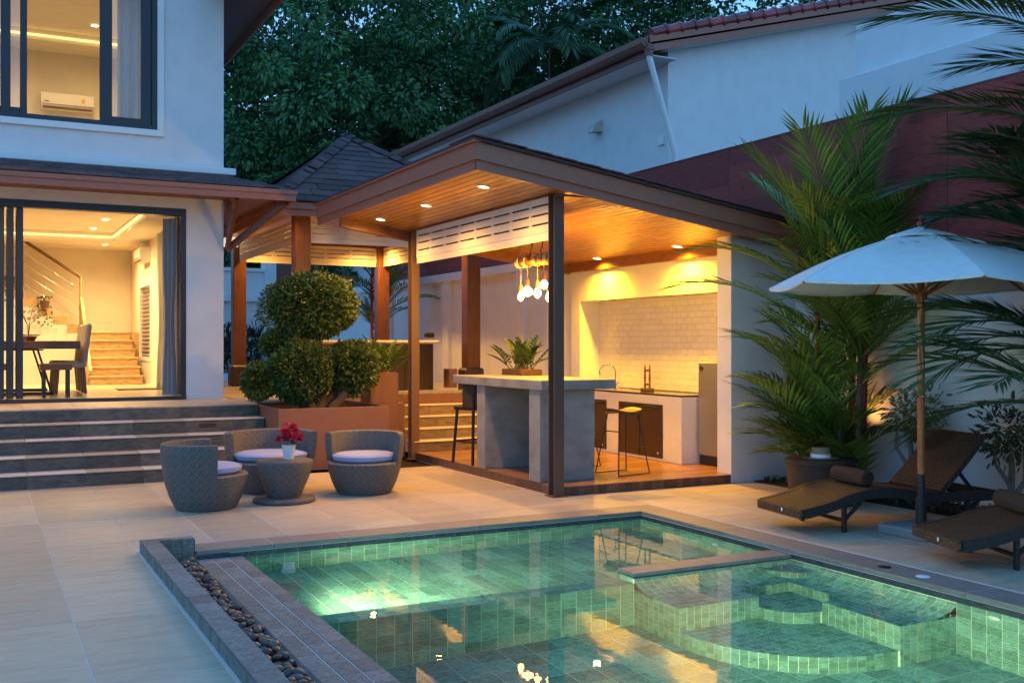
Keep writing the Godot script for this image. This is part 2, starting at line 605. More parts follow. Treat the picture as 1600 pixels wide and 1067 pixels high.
func build_ground() -> void:
	setting("ground", holed(-0.03, Vector2(-150, -200), Vector2(150, 60), Vector2(1.14, PZ0 - 0.1), Vector2(PX1 + 0.1, PZ1 + 0.1)), M.soil)
	# pool deck: grout bed, tiles, coping
	var deck := setting("pool_deck")
	part(holed(-0.0015, Vector2(-7, -12.56), Vector2(8.05, 1.0), Vector2(1.13, PZ0 - 0.02), Vector2(PX1 + 0.02, PZ1)), "grout_bed", M.grout, deck)
	var inpool := func(c: Vector3) -> bool:
		return not (c.x > 1.13 and c.x < PX1 + 0.33 and c.z > PZ0 - 0.33 and c.z < PZ1)
	# tiles follow the joints of the stair risers (0.61 m) and 1.22 m along the pool
	var x0 := -0.11 - 0.61 * 5
	var bev := 0.0015
	var tw := 0.61
	var th := 1.22
	for i in 20:
		for j in 11:
			var a := Vector2(x0 + i * tw, -12.55 + j * th)
			var b := a + Vector2(tw, th)
			b.x = minf(b.x, 8.05)
			if b.x - a.x < 0.03: continue
			# clip the tile against the pool and its coping
			var cuts := [[a, b]]
			var hole := [Vector2(1.13, PZ0 - 0.305), Vector2(PX1 + 0.305, PZ1 + 0.1)]
			var plat := [Vector2(5.42, -13.6), Vector2(9.0, -9.40)]
			for h in [hole, plat]:
				var nxt := []
				for r in cuts:
					var p: Vector2 = r[0]
					var s: Vector2 = r[1]
					var h0: Vector2 = h[0]
					var h1: Vector2 = h[1]
					if s.x <= h0.x or p.x >= h1.x or s.y <= h0.y or p.y >= h1.y:
						nxt.append(r)
						continue
					if p.y < h0.y: nxt.append([p, Vector2(s.x, h0.y)])
					if s.y > h1.y: nxt.append([Vector2(p.x, h1.y), s])
					var y0 := maxf(p.y, h0.y)
					var y1 := minf(s.y, h1.y)
					if p.x < h0.x: nxt.append([Vector2(p.x, y0), Vector2(h0.x, y1)])
					if s.x > h1.x: nxt.append([Vector2(h1.x, y0), Vector2(s.x, y1)])
				cuts = nxt
			for r in cuts:
				var d: Vector2 = r[1] - r[0] - Vector2(0.007, 0.007)
				if d.x < 0.03 or d.y < 0.03: continue
				var c: Vector2 = (r[0] + r[1]) * 0.5
				piece(deck, "tile", bm(V(d.x, 0.01, d.y), bev), M.deck[rng.randi() % 5], Transform3D(Basis(), V(c.x, -0.005, c.y)))
	# coping stones: far side and right side
	var cop := setting("pool_coping")
	field(cop, "coping_stone", V(1.514, -0.035, PZ0 - 0.305), Vector3.RIGHT, Vector3.BACK, Vector3.UP, PX1 + 0.305 - 1.514, 0.30, 0.61, 0.30, 0.003, 0.035, M.coping, 0.0, 300, null, 0.003)
	field(cop, "coping_stone", V(1.135, -0.035, PZ0 - 0.305), Vector3.RIGHT, Vector3.BACK, Vector3.UP, 0.378, 0.178, 0.378, 0.178, 0.003, 0.035, M.coping, 0.0, 300, null, 0.003)
	field(cop, "coping_stone", V(PX1 + 0.005, -0.035, PZ0), Vector3.RIGHT, Vector3.BACK, Vector3.UP, 0.30, 8.0, 0.30, 1.22, 0.003, 0.035, M.coping, 0.0, 300, null, 0.003)
	field(cop, "edge_tile", V(1.514, -0.10, PZ0 - 0.008), Vector3.RIGHT, Vector3.UP, Vector3.BACK, PX1 - 1.514 + 0.008, 0.064, 0.2, 0.064, 0.002, 0.008, [M.darkstone], 0.0)
	field(cop, "edge_tile", V(PX1 + 0.008, -0.10, PZ0), Vector3.BACK, Vector3.UP, Vector3.LEFT, 6.7, 0.064, 0.2, 0.064, 0.002, 0.008, [M.darkstone], 0.0)
	# two round white and dark fittings set in the coping
	for f in [[V(5.80, 0.0, -5.02), "skimmer_lid", M.white, "white round skimmer lid set in the pool coping"], [V(5.80, 0.0, -5.36), "skimmer_lid", M.blacksteel, "dark round drain lid set in the pool coping"]]:
		var o := single(MB.new().lathe([Vector2(0.0, 0.004), Vector2(0.045, 0.004), Vector2(0.05, 0.0)], 16), f[1], f[2], f[3], "lid")
		o.position = f[0]

func build_pool() -> void:
	var shell := setting("pool_shell")
	var s := MB.new()
	# concrete carcass under the tiles (grout coloured)
	var g := 0.003
	s.bb(V(PX0 - 0.1, -0.90, PZ0 - 0.25), V(PX1 + 0.25, -0.67 - g, -6.36))           # paddling floor
	s.bb(V(PX0 - 0.1, -0.9, PZ0 - 0.25), V(PX1 + 0.25, -0.035, PZ0 - g))              # far wall
	s.bb(V(PX1 + g, -1.6, PZ0 - 0.25), V(PX1 + 0.25, -0.035, PZ1 + 0.2))              # right wall
	s.bb(V(PX0 - 0.1, -1.6, -6.361), V(PX1, -0.24 - g, -6.16 - g))                    # dam
	s.bb(V(PX0 - 0.1, -1.6, -6.5), V(PX1 + 0.1, -1.24 - g, PZ1 + 0.2))                # deep floor
	s.bb(V(PX0 - 0.1, -1.6, PZ1), V(PX1 + 0.1, -0.02, PZ1 + 0.2))                     # near wall
	part(s, "carcass", M.poolgrout, shell)
	part(MB.new().bb(V(PX0 - 0.3, -1.6, PZ0 - 0.2), V(PX0 - 0.002, -0.10, PZ1 + 0.2)), "weir_wall", M.poolgrout, shell)
	var R := Vector3.RIGHT
	var B := Vector3.BACK
	var U := Vector3.UP
	# each face is a setting of its own whose tiles are its parts
	var f1 := setting("pool_wall")
	field(f1, "tile", V(PX0, -0.67, PZ0 - g), R, U, B, PX1 - PX0, 0.575, 0.112, 0.2, 0.006, g, M.pooltile, 0.0)
	var f2 := setting("pool_floor")
	field(f2, "tile", V(PX0, -0.67 - g, PZ0), B, R, U, 1.857, PX1 - PX0, 0.29, 0.15, 0.006, g, M.poolfloor, 0.5)
	var f3 := setting("pool_wall")
	field(f3, "tile", V(PX1 + g, -0.67, PZ0), B, U, Vector3.LEFT, 1.857, 0.575, 0.105, 0.1, 0.0055, g, M.pooltile, 0.0)
	var f4 := setting("pool_wall")
	field(f4, "tile", V(PX0, -1.24, -6.16 - g), R, U, B, 4.18 - PX0, 1.0, 0.122, 0.2, 0.006, g, M.pooltile, 0.0)
	var f5 := setting("pool_ledge")
	field(f5, "tile", V(PX0, -0.24 - g, -6.361), R, B, U, 4.18 - PX0, 0.2, 0.29, 0.1, 0.0055, g, M.poolfloor, 0.5)
	part(MB.new().bb(V(PX0, -0.68, -6.372), V(PX1, -0.245, -6.361)), "back_lining", M.pooltile[2], f5)
	var f6 := setting("pool_floor")
	var deep := func(c: Vector3) -> bool:
		return not (c.x > 4.3 and c.z < -4.75 and Vector2(c.x - 5.15, c.z + 5.62).length() < 0.85) and not (c.x > 5.2 and c.z < -4.7) and not (c.x > 4.25 and c.z < -5.7)
	field(f6, "tile", V(PX0, -1.24 - g, -6.16), R, B, U, PX1 - PX0, 3.2, 0.2, 0.2, 0.006, g, M.poolfloor, 0.0, 300, deep)
	var f7 := setting("pool_wall")
	field(f7, "tile", V(PX1 + g, -1.24, -4.63), B, U, Vector3.LEFT, 2.0, 1.145, 0.112, 0.2, 0.006, g, M.pooltile, 0.0)
	# peninsula coping
	var pen := setting("pool_coping")
	field(pen, "coping_stone", V(4.18, -0.066, -6.375), R, B, U, 1.50, 0.215, 0.37, 0.215, 0.002, 0.026, M.coping, 0.0, 300, null, 0.002)
	field(pen, "edge_tile", V(4.18, -0.105, -6.17), R, U, B, 1.48, 0.041, 0.1, 0.041, 0.002, 0.008, [M.darkstone])
	field(pen, "edge_tile", V(4.19, -0.105, -6.37), B, U, Vector3.LEFT, 0.2, 0.041, 0.1, 0.041, 0.002, 0.008, [M.darkstone])
	part(MB.new().bb(V(4.192, -0.67, -6.36), V(PX1, -0.066, -6.175)), "core", M.poolgrout, pen)
	field(pen, "tile", V(4.192, -0.24, -6.36), B, U, Vector3.LEFT, 0.185, 0.135, 0.1, 0.135, 0.005, 0.003, M.pooltile)
	build_spa()
	# the water
	var w := PlaneMesh.new()
	w.size = Vector2(PX1 - PX0 + 0.004, PZ1 - PZ0 + 0.004)
	var o := setting("water", w, M.water)
	o.position = V((PX0 + PX1) / 2, WL, (PZ0 + PZ1) / 2)
	# underwater lamps: glowing lens on the weir wall and the light before it
	for p in [[V(PX0 + 0.012, -0.27, -6.85), 9.0, "round underwater lamp in the weir wall of the shallow pool", V(1, 0.02, -0.06), 76.0], [V(PX0 + 0.012, -0.55, -3.1), 20.0, "round underwater lamp in the weir wall of the deep pool", V(1, -0.05, -0.35), 58.0]]:
		var lamp := thing("pool_lamp", p[2], "lamp", "underwater lamps", p[0])
		var side := Basis(Vector3.UP, Vector3.RIGHT, Vector3.FORWARD)
		part(MB.new().lathe([Vector2(0.075, -0.01), Vector2(0.10, -0.01), Vector2(0.10, 0.012), Vector2(0.075, 0.012)], 20, Vector3.ZERO, side), "rim", M.chrome, lamp)
		part(MB.new().lathe([Vector2(0.0, 0.004), Vector2(0.075, 0.004)], 20, Vector3.ZERO, side), "lens", M.poolglow, lamp)
		spot(p[0] + V(0.03, 0, 0), p[1], V(1.0, 0.88, 0.42), p[4], p[3], 0.07)
	# small jets in the walls
	for j in [V(PX1 - 0.004, -0.24, -4.35), V(PX1 - 0.004, -0.34, -7.1)]:
		var jet := single(MB.new().lathe([Vector2(0.0, 0.002), Vector2(0.012, 0.002), Vector2(0.014, 0.008), Vector2(0.04, 0.004), Vector2(0.043, 0.0)], 16, Vector3.ZERO, Basis(Vector3.UP, Vector3.LEFT, Vector3.BACK)), "water_jet", M.white, "pale round water jet in the deep pool wall" if j.z > -5.0 else "pale round water jet in the shallow pool wall", "jet", "pool jets")
		jet.position = j

func curved_back(parent: Node3D, a: Vector3, along: Vector3, out: Vector3, length: float, cols: int, rad: float, top: float) -> void:
	# concave quarter round from the wall down to the seat, tiled in rows
	var rows := 6
	for i in cols:
		for r in rows:
			var a0 := PI / 2 * r / rows
			var a1 := PI / 2 * (r + 1) / rows
			var am := (a0 + a1) / 2
			var p := func(t: float) -> Vector3: return a + out * rad * (1.0 - cos(t)) + Vector3.UP * (top - rad * sin(t))
			var c: Vector3 = (p.call(a0) + p.call(a1)) * 0.5 + along * length * (i + 0.5) / cols
			var tdir: Vector3 = (p.call(a1) - p.call(a0)).normalized()
			var nn := along.cross(tdir).normalized()
			if nn.dot(out + Vector3.UP) < 0: nn = -nn
			var bas := Basis(along, nn.cross(along), nn)
			piece(parent, "tile", bm(V(length / cols - 0.0055, p.call(a0).distance_to(p.call(a1)) - 0.004, 0.004)), M.pooltile[rng.randi() % 7], Transform3D(bas, c + nn * 0.001))
	var poly := PackedVector2Array()
	poly.append(Vector2(-0.012, top))
	for k in 9:
		var t := PI / 2 * k / 8
		poly.append(Vector2(rad * (1.0 - cos(t)), top - rad * sin(t)))
	poly.append(Vector2(-0.012, top - rad))
	part(MB.new().prism(poly, a, Basis(out, Vector3.UP, along), length), "backing", M.poolgrout, parent)

func build_spa() -> void:
	var spa := setting("spa_bench")
	var SY := -0.44      # seat
	var LY := -0.95      # footwell
	var FY := -1.24
	var g := 0.003
	var nx := 4.86       # notch where the inner step stands
	var nz := -5.31
	var m := MB.new()
	# seat body: north leg, east leg (the corner notch left open)
	m.bb(V(4.18 + g, FY, -6.17), V(nx, SY - g, -5.62 - g))
	m.bb(V(nx, FY, -6.17), V(PX1, SY - g, -5.84 - g))
	m.bb(V(5.34 + g, FY, -5.84 - g), V(PX1, SY - g, nz))
	m.bb(V(5.15 + g, FY, nz), V(PX1, SY - g, -4.63 - g))
	m.bb(V(nx, FY, -5.84 - g), V(5.34 + g, -0.69 - g, -5.62))
	m.bb(V(5.15, FY, -5.62), V(5.34 + g, -0.69 - g, nz))
	part(m, "carcass", M.poolgrout, spa)
	var R := Vector3.RIGHT
	var B := Vector3.BACK
	var U := Vector3.UP
	var L := Vector3.LEFT
	var pt: Array = M.pooltile
	# seat tops
	field(spa, "tile", V(4.18, SY - g, -5.84), R, B, U, nx - 4.18, 0.22, 0.12, 0.075, 0.0055, g, M.poolfloor, 0.5)
	field(spa, "tile", V(5.15, SY - g, nz), B, R, U, -4.63 - nz, 0.19, 0.12, 0.075, 0.0055, g, M.poolfloor, 0.5)
	# seat fronts and ends
	field(spa, "tile", V(4.18, LY, -5.62 - g), R, U, B, nx - 4.18, SY - LY, 0.062, 0.105, 0.0055, g, pt)
	field(spa, "tile", V(5.15 + g, LY, nz), B, U, L, -4.63 - nz, SY - LY, 0.062, 0.105, 0.0055, g, pt)
	field(spa, "tile", V(nx, -0.69, -5.84 - g), R, U, B, 0.48, 0.25, 0.062, 0.125, 0.0055, g, pt)
	field(spa, "tile", V(5.34 + g, -0.69, -5.84), B, U, L, 0.53, 0.25, 0.062, 0.125, 0.0055, g, pt)
	field(spa, "tile", V(nx + g, -0.69, -5.84), B, U, R, 0.22, 0.25, 0.062, 0.125, 0.0055, g, pt)
	# inner round step
	var ctr := V(5.15, 0, -5.62)
	part(MB.new().lathe([Vector2(0.0, -0.69 - g), Vector2(0.289, -0.69 - g), Vector2(0.289, LY)], 16, ctr, Basis(), PI / 2 - 0.35, PI + 0.35), "step_core", M.poolgrout, spa)
	field(spa, "tile", V(nx, -0.69 - g, -5.84), R, B, U, 0.48, 0.22, 0.1, 0.075, 0.0055, g, M.poolfloor, 0.5)
	field(spa, "tile", V(5.15, -0.69 - g, -5.62), R, B, U, 0.19, 0.31, 0.1, 0.075, 0.0055, g, M.poolfloor, 0.5)
	cut_tiles(spa, sector(Vector2(5.15, -5.62), 0.286, PI / 2, PI, 12), Vector2(4.85, -5.62), Vector2(5.15, -5.32), -0.69 - g, 0.1, 0.075, 0.0055, g, M.poolfloor)
	ring_tiles(spa, ctr, 0.29, PI / 2 - 0.3, PI + 0.3, 9, -0.69, LY, 2)
	# footwell floor and its rounded front
	part(MB.new().lathe([Vector2(0.0, LY - g), Vector2(0.965, LY - g), Vector2(0.965, FY)], 40, ctr, Basis(), PI / 2, PI), "footwell_core", M.poolgrout, spa)
	var arc := setting("spa_footwell")
	cut_tiles(arc, sector(Vector2(5.15, -5.62), 0.963, PI / 2, PI, 40), Vector2(4.18, -5.62), Vector2(5.15, -4.63), LY - g, 0.1, 0.075, 0.0055, g, M.poolfloor)
	ring_tiles(arc, ctr, 0.965, PI / 2, PI, 25, LY, FY, 3)
	# west and south ends of the benches: curved profile faces
	var prof := PackedVector2Array()
	var rad := 0.32
	prof.append(Vector2(0.0, -0.10))
	for k in 9:
		var t := PI / 2 * k / 8
		prof.append(Vector2(rad * (1.0 - cos(t)), -0.12 - rad * sin(t)))
	prof.append(Vector2(0.54, SY))
	prof.append(Vector2(0.54, FY))
	prof.append(Vector2(0.0, FY))
	for e in [[V(4.18, 0, -6.16), B, L, 0.54], [V(PX1, 0, -4.63), L, B, 0.51]]:
		prof[prof.size() - 3] = Vector2(e[3], SY)
		prof[prof.size() - 2] = Vector2(e[3], FY)
		for cx in 9:
			for cy in 11:
				var u0 := cx * 0.06
				var v0 := FY + cy * 0.105
				var cell := PackedVector2Array([Vector2(u0 + 0.0028, v0 + 0.0025), Vector2(u0 + 0.0572, v0 + 0.0025), Vector2(u0 + 0.0572, v0 + 0.1025), Vector2(u0 + 0.0028, v0 + 0.1025)])
				for pc in Geometry2D.intersect_polygons(prof, cell):
					if pc.size() >= 3:
						part(MB.new().prism(pc, e[0] - e[2] * 0.003, Basis(e[1], U, e[2]), 0.003), "tile", pt[rng.randi() % 7], arc)
		part(MB.new().prism(Geometry2D.offset_polygon(prof, -0.0012)[0], e[0] - e[2] * 0.02, Basis(e[1], U, e[2]), 0.0175), "end_backing", M.poolgrout, arc)
	var backs := setting("spa_backrest")
	curved_back(backs, V(4.18, 0, -6.16), R, B, PX1 - 4.18, 20, rad, -0.12)
	curved_back(backs, V(PX1, 0, -6.16), B, L, 1.53, 20, rad, -0.12)
	# shallow quarter-round step in the corner
	var cs := setting("spa_step")
	part(MB.new().lathe([Vector2(0.0, -0.25), Vector2(0.36, -0.25), Vector2(0.36, SY)], 14, V(PX1 + 0.02, 0, -6.18), Basis(), PI / 2, PI), "step_core", M.poolgrout, cs)
	ring_tiles(cs, V(PX1 + 0.02, 0, -6.18), 0.36, PI / 2, PI, 10, -0.25, SY, 2)
	cut_tiles(cs, sector(Vector2(PX1 + 0.02, -6.18), 0.357, PI / 2, PI, 14), Vector2(5.30, -6.18), Vector2(5.68, -5.80), -0.25, 0.1, 0.075, 0.0055, g, M.poolfloor)

# tiles over a rectangle, cut to the outline of region (x, z)
func cut_tiles(parent: Node3D, region: PackedVector2Array, a: Vector2, b: Vector2, y: float, tw: float, th: float, gap: float, thk: float, mats: Array) -> void:
	var r := 0
	var z := a.y
	while z < b.y:
		var x := a.x - (0.5 * tw if r % 2 else 0.0)
		while x < b.x:
			var c := PackedVector2Array([Vector2(x + gap / 2, z + gap / 2), Vector2(x + tw - gap / 2, z + gap / 2), Vector2(x + tw - gap / 2, z + th - gap / 2), Vector2(x + gap / 2, z + th - gap / 2)])
			for pc in Geometry2D.intersect_polygons(region, c):
				if pc.size() < 3: continue
				var flat := PackedVector2Array()
				for p in pc: flat.append(Vector2(p.x, -p.y))
				part(MB.new().prism(flat, V(0, y, 0), Basis(Vector3.RIGHT, Vector3.FORWARD, Vector3.UP), thk), "tile", mats[rng.randi() % mats.size()], parent)
			x += tw
		z += th
		r += 1

func sector(c: Vector2, r: float, a0: float, a1: float, n: int) -> PackedVector2Array:
	var p := PackedVector2Array([c])
	for i in n + 1:
		var a := lerpf(a0, a1, float(i) / n)
		p.append(c + Vector2(cos(a), sin(a)) * r)
	return p

func ring_tiles(parent: Node3D, ctr: Vector3, r: float, a0: float, a1: float, cols: int, y1: float, y0: float, rows: int) -> void:
	for i in cols:
		var a := a0 + (a1 - a0) * (i + 0.5) / cols
		var out := V(cos(a), 0, sin(a))
		var along := V(-sin(a), 0, cos(a))
		for k in rows:
			var h := (y1 - y0) / rows
			var c := ctr + out * (r + 0.0015) + Vector3.UP * (y0 + h * (k + 0.5))
			piece(parent, "tile", bm(V((a1 - a0) * (r + 0.004) / cols - 0.0055, h - 0.004, 0.006)), M.pooltile[rng.randi() % 7], Transform3D(Basis(along, Vector3.UP, along.cross(Vector3.UP)), c))

func build_overflow() -> void:
	# raised kerb, pebble channel and weir slabs along the left side of the pool
	var kerb := setting("overflow_kerb")
	part(MB.new().bb(V(1.122, -0.30, -8.342), V(1.238, 0.088, PZ1)), "core", M.grout, kerb)
	part(MB.new().bb(V(1.238, -0.30, -8.342), V(1.50, 0.088, -8.262)), "core", M.grout, kerb)
	var B := Vector3.BACK
	var U := Vector3.UP
	field(kerb, "cap_tile", V(1.11, 0.088, -8.35), Vector3.RIGHT, B, U, 0.135, 5.2, 0.135, 0.2, 0.003, 0.012, M.ashstone, 0.0, 300, null, 0.002)
	field(kerb, "face_tile", V(1.122, 0.0, -8.35), B, U, Vector3.LEFT, 5.2, 0.087, 0.072, 0.087, 0.003, 0.01, M.ashstone)
	field(kerb, "face_tile", V(1.238, -0.2, -8.262), B, U, Vector3.RIGHT, 5.2, 0.287, 0.2, 0.287, 0.003, 0.008, M.ashstone)
	field(kerb, "face_tile", V(1.246, -0.12, -8.262), Vector3.RIGHT, U, B, 0.256, 0.207, 0.085, 0.207, 0.003, 0.008, M.ashstone)
	field(kerb, "cap_tile", V(1.246, 0.088, -8.35), Vector3.RIGHT, B, U, 0.256, 0.096, 0.085, 0.096, 0.003, 0.012, M.ashstone)
	field(kerb, "face_tile", V(1.502, -0.12, -8.35), B, U, Vector3.RIGHT, 0.096, 0.207, 0.096, 0.207, 0.003, 0.008, M.ashstone)
	# the pale line of mortar at its foot
	part(MB.new().bb(V(1.095, -0.008, -8.36), V(1.112, 0.008, -3.0)), "mortar_line", M.grout, kerb)
	# weir slabs with two slots
	var slab := setting("weir_slab")
	part(MB.new().bb(V(1.515, -0.4, PZ0 - 0.02), V(PX0 - 0.006, -0.0715, PZ1)), "core", M.grout, slab)
	for k in 3:
		field(slab, "slab_tile", V(1.512 + k * 0.12, -0.0716, PZ0), Vector3.RIGHT, B, U, 0.114, 5.2, 0.12, 0.2, 0.004, 0.004, M.ashstone, 0.0, 300, null, 0.001)
	field(slab, "face_tile", V(1.515, -0.25, PZ0), B, U, Vector3.LEFT, 5.2, 0.15, 0.2, 0.15, 0.003, 0.006, M.ashstone)
	# bed of dark river pebbles
	var bed := setting("pebble_channel")
	part(MB.new().bb(V(1.24, -0.3, -8.27), V(1.515, -0.13, PZ1)), "channel_floor", M.soil, bed)
	var stones := []
	for k in 5:
		var m := MB.new()
		var r := V(rng.randf_range(0.034, 0.048), rng.randf_range(0.018, 0.026), rng.randf_range(0.023, 0.032))
		m.ball(Vector3.ZERO, r, Basis(), 9, 6)
		stones.append(m.mesh())
	var list := []
	for i in 2200:
		var p := V(rng.randf_range(1.285, 1.47), -0.115, rng.randf_range(-8.24, -3.6))
		p.y += rng.randf_range(0.0, 0.06)
		var ok := true
		for o in list:
			if o.distance_squared_to(p) < 0.0019:
				ok = false
				break
		if ok: list.append(p)
	list.sort_custom(func(a, b): return a.z < b.z)
	var rest := []
	for i in list.size():
		var p: Vector3 = list[i]
		var bas := Basis.from_euler(V(rng.randf_range(-0.35, 0.35), rng.randf() * TAU, rng.randf_range(-0.35, 0.35))).scaled(Vector3.ONE * rng.randf_range(0.8, 1.25))
		if p.z < -4.2 and bed.get_child_count() < 430:
			piece(bed, "pebble", stones[rng.randi() % 5], M.pebble[rng.randi() % 7], Transform3D(bas, p))
		else: rest.append(Transform3D(bas, p))
	var mm := MultiMesh.new()
	mm.transform_format = MultiMesh.TRANSFORM_3D
	mm.mesh = stones[0]
	mm.instance_count = rest.size()
	for i in rest.size(): mm.set_instance_transform(i, rest[i])
	var mi := MultiMeshInstance3D.new()
	mi.name = "pebbles"
	mi.multimesh = mm
	mi.material_override = M.pebble[0]
	mi.set_meta("kind", "stuff")
	bed.add_child(mi)

func build_steps() -> void:
	var R := Vector3.RIGHT
	var U := Vector3.UP
	var B := Vector3.BACK
	var X0 := -3.2
	var st := setting("front_steps")
	for k in 5:
		var z := -12.56 - 0.30 * k
		var y := 0.162 * k
		part(MB.new().bb(V(X0, y - 0.02, -14.2), V(3.34, y + 0.148, z - 0.012)), "core", M.grout, st)
		field(st, "riser_tile", V(-0.11 - 0.61 * 5, y, z - 0.012), R, U, B, 3.34 + 0.11 + 0.61 * 5, 0.146, 0.61, 0.146, 0.004, 0.01, M.stairtile, 0.0, 300, null, 0.001)
		if k < 4:
			field(st, "tread_tile", V(-0.11 - 0.61 * 5, y + 0.148, z - 0.305), R, B, U, 3.34 + 0.11 + 0.61 * 5, 0.322, 0.61, 0.322, 0.003, 0.014, [M.nosing, M.nosing, M.deck[1]], 0.0, 300, null, 0.003)
	# small recessed vent in the second riser
	var vent := thing("step_vent", "small dark slotted vent in the stair riser", "vent", "", V(2.62, 0.57, -13.462))
	part(MB.new().bx(Vector3.ZERO, V(0.24, 0.06, 0.012), Basis(), 0.004), "frame", M.steel, vent)
	for k in 3: part(MB.new().bx(V(0, -0.016 + k * 0.016, 0.008), V(0.21, 0.008, 0.006)), "slat", M.blacksteel, vent)
	# terrace
	var te := setting("terrace")
	part(MB.new().bb(V(X0 - 3, 0.2, -30), V(3.34, 0.796, -13.78)), "slab", M.grout, te)
	part(MB.new().bb(V(3.345, 0.2, -30), V(8.6, 0.796, -14.6)), "slab", M.grout, te)
	field(te, "paver", V(-3.16, 0.796, -15.3), R, B, U, 6.5, 1.535, 0.61, 0.61, 0.004, 0.014, M.deck, 0.0, 300, null, 0.002)
	field(te, "paver", V(3.345, 0.796, -23.0), R, B, U, 5.2, 8.4, 0.61, 0.61, 0.004, 0.014, M.deck, 0.0, 300, null, 0.0)
	# back stairs from the bar platform up to the terrace
	var bs := setting("back_steps")
	for k in 4:
		var z := -13.36 - 0.30 * k
		var y := 0.1 + 0.15 * k
		part(MB.new().bb(V(5.40, y - 0.02, -14.62), V(8.0, y + 0.136, z - 0.012)), "core", M.grout, bs)
		field(bs, "riser_tile", V(5.40, y, z - 0.012), R, U, B, 2.6, 0.134, 0.61, 0.134, 0.004, 0.01, M.steptile, 0.37 * k, 300, null, 0.001)
		field(bs, "tread_tile", V(5.40, y + 0.136, z - 0.305), R, B, U, 2.6, 0.322, 0.61, 0.322, 0.003, 0.014, [M.nosing], 0.0, 300, null, 0.003)
	part(MB.new().bb(V(5.38, 0.69, -14.64), V(8.3, 0.85, -14.58), 0.004), "edging", M.corten, bs)
	# gravel behind the edging
	var gr := MultiMeshInstance3D.new()
	gr.name = numbered("gravel")
	var mm := MultiMesh.new()
	mm.transform_format = MultiMesh.TRANSFORM_3D
	mm.mesh = MB.new().ball(Vector3.ZERO, V(0.035, 0.02, 0.028), Basis(), 6, 4).mesh()
	mm.instance_count = 2600
	for i in 2600:
		mm.set_instance_transform(i, Transform3D(Basis.from_euler(V(rng.randf(), rng.randf() * TAU, rng.randf())).scaled(Vector3.ONE * rng.randf_range(0.6, 1.5)), V(rng.randf_range(4.4, 8.3), 0.818 + rng.randf() * 0.012, rng.randf_range(-15.35, -14.66))))
	gr.multimesh = mm
	gr.material_override = M.gravelrock[1]
	gr.set_meta("kind", "stuff")
	gr.set_meta("label", "grey gravel bed between the terrace and the back steps")
	add_child(gr)

# a wall of thickness th in the plane x/y at z with rectangular openings [x0, y0, x1, y1]
func wall_xy(m: MB, x0: float, x1: float, y0: float, y1: float, z0: float, z1: float, holes: Array) -> void:
	var xs := [x0, x1]
	for h in holes:
		xs.append(clampf(h[0], x0, x1)); xs.append(clampf(h[2], x0, x1))
	xs.sort()
	for i in xs.size() - 1:
		if xs[i + 1] - xs[i] < 0.001: continue
		var mid: float = (xs[i] + xs[i + 1]) / 2
		var y := y0
		var hs := []
		for h in holes:
			if mid > h[0] and mid < h[2]: hs.append(h)
		hs.sort_custom(func(a, b): return a[1] < b[1])
		for h in hs:
			if h[1] > y: m.bb(V(xs[i], y, z0), V(xs[i + 1], h[1], z1))
			y = h[3]
		if y < y1: m.bb(V(xs[i], y, z0), V(xs[i + 1], y1, z1))

func air_con(parent_label: String, at: Vector3, turn: float) -> void:
	var a := thing("air_conditioner", parent_label, "air conditioner", "wall air conditioners", at, turn)
	# back at z = 0, facing +z
	var prof := PackedVector2Array([Vector2(0, 0.0), Vector2(0.13, 0.0), Vector2(0.20, 0.06), Vector2(0.21, 0.24), Vector2(0.17, 0.28), Vector2(0, 0.28)])
	part(MB.new().prism(prof, V(0.43, 0, 0), Basis(Vector3.BACK, Vector3.UP, Vector3.LEFT), 0.86), "casing", M.white, a)
	part(MB.new().bar(V(-0.40, 0.03, 0.172), V(0.40, 0.03, 0.172), 0.012, 0.05, 0.002), "louvre", M.steel, a)
	part(MB.new().bx(V(0, 0.075, 0.208), V(0.84, 0.006, 0.006)), "seam", M.steel, a)
	part(MB.new().bx(V(0.25, 0.17, 0.212), V(0.05, 0.07, 0.004)), "energy_label", mat(V(0.75, 0.42, 0.03), 0.6), a)
	part(MB.new().bx(V(-0.34, 0.12, 0.211), V(0.07, 0.016, 0.004)), "name_mark", M.steel, a)

func curtain(parent: Node3D, called: String, a: Vector3, b: Vector3, y0: float, y1: float, folds: int, m: Material, depth := 0.05, pinch := 1.0) -> void:
	var mb := MB.new()
	var d := b - a
	var across := d.cross(Vector3.UP).normalized()
	var cols := folds * 8
	var rows := 10
	var p := func(i: int, j: int) -> Vector3:
		var u := float(i) / cols
		var w := float(j) / rows
		var sq := lerpf(1.0, pinch, exp(-pow((w - 0.42) * 4.0, 2.0)))
		var amp := depth * (0.7 + 0.3 * sin(i * 0.7)) * lerpf(1.0, 0.7, w)
		return a + d * (0.5 + (u - 0.5) * sq) + across * amp * sin(u * folds * TAU) + Vector3.UP * (lerpf(y0, y1, w) - a.y)
	for i in cols:
		for j in rows:
			var k := [p.call(i, j), p.call(i + 1, j), p.call(i + 1, j + 1), p.call(i, j + 1)]
			var nn: Vector3 = (k[1] - k[0]).cross(k[3] - k[0]).normalized()
			mb.q(k[0], k[1], k[2], k[3], nn)
	part(mb, called, m, parent)

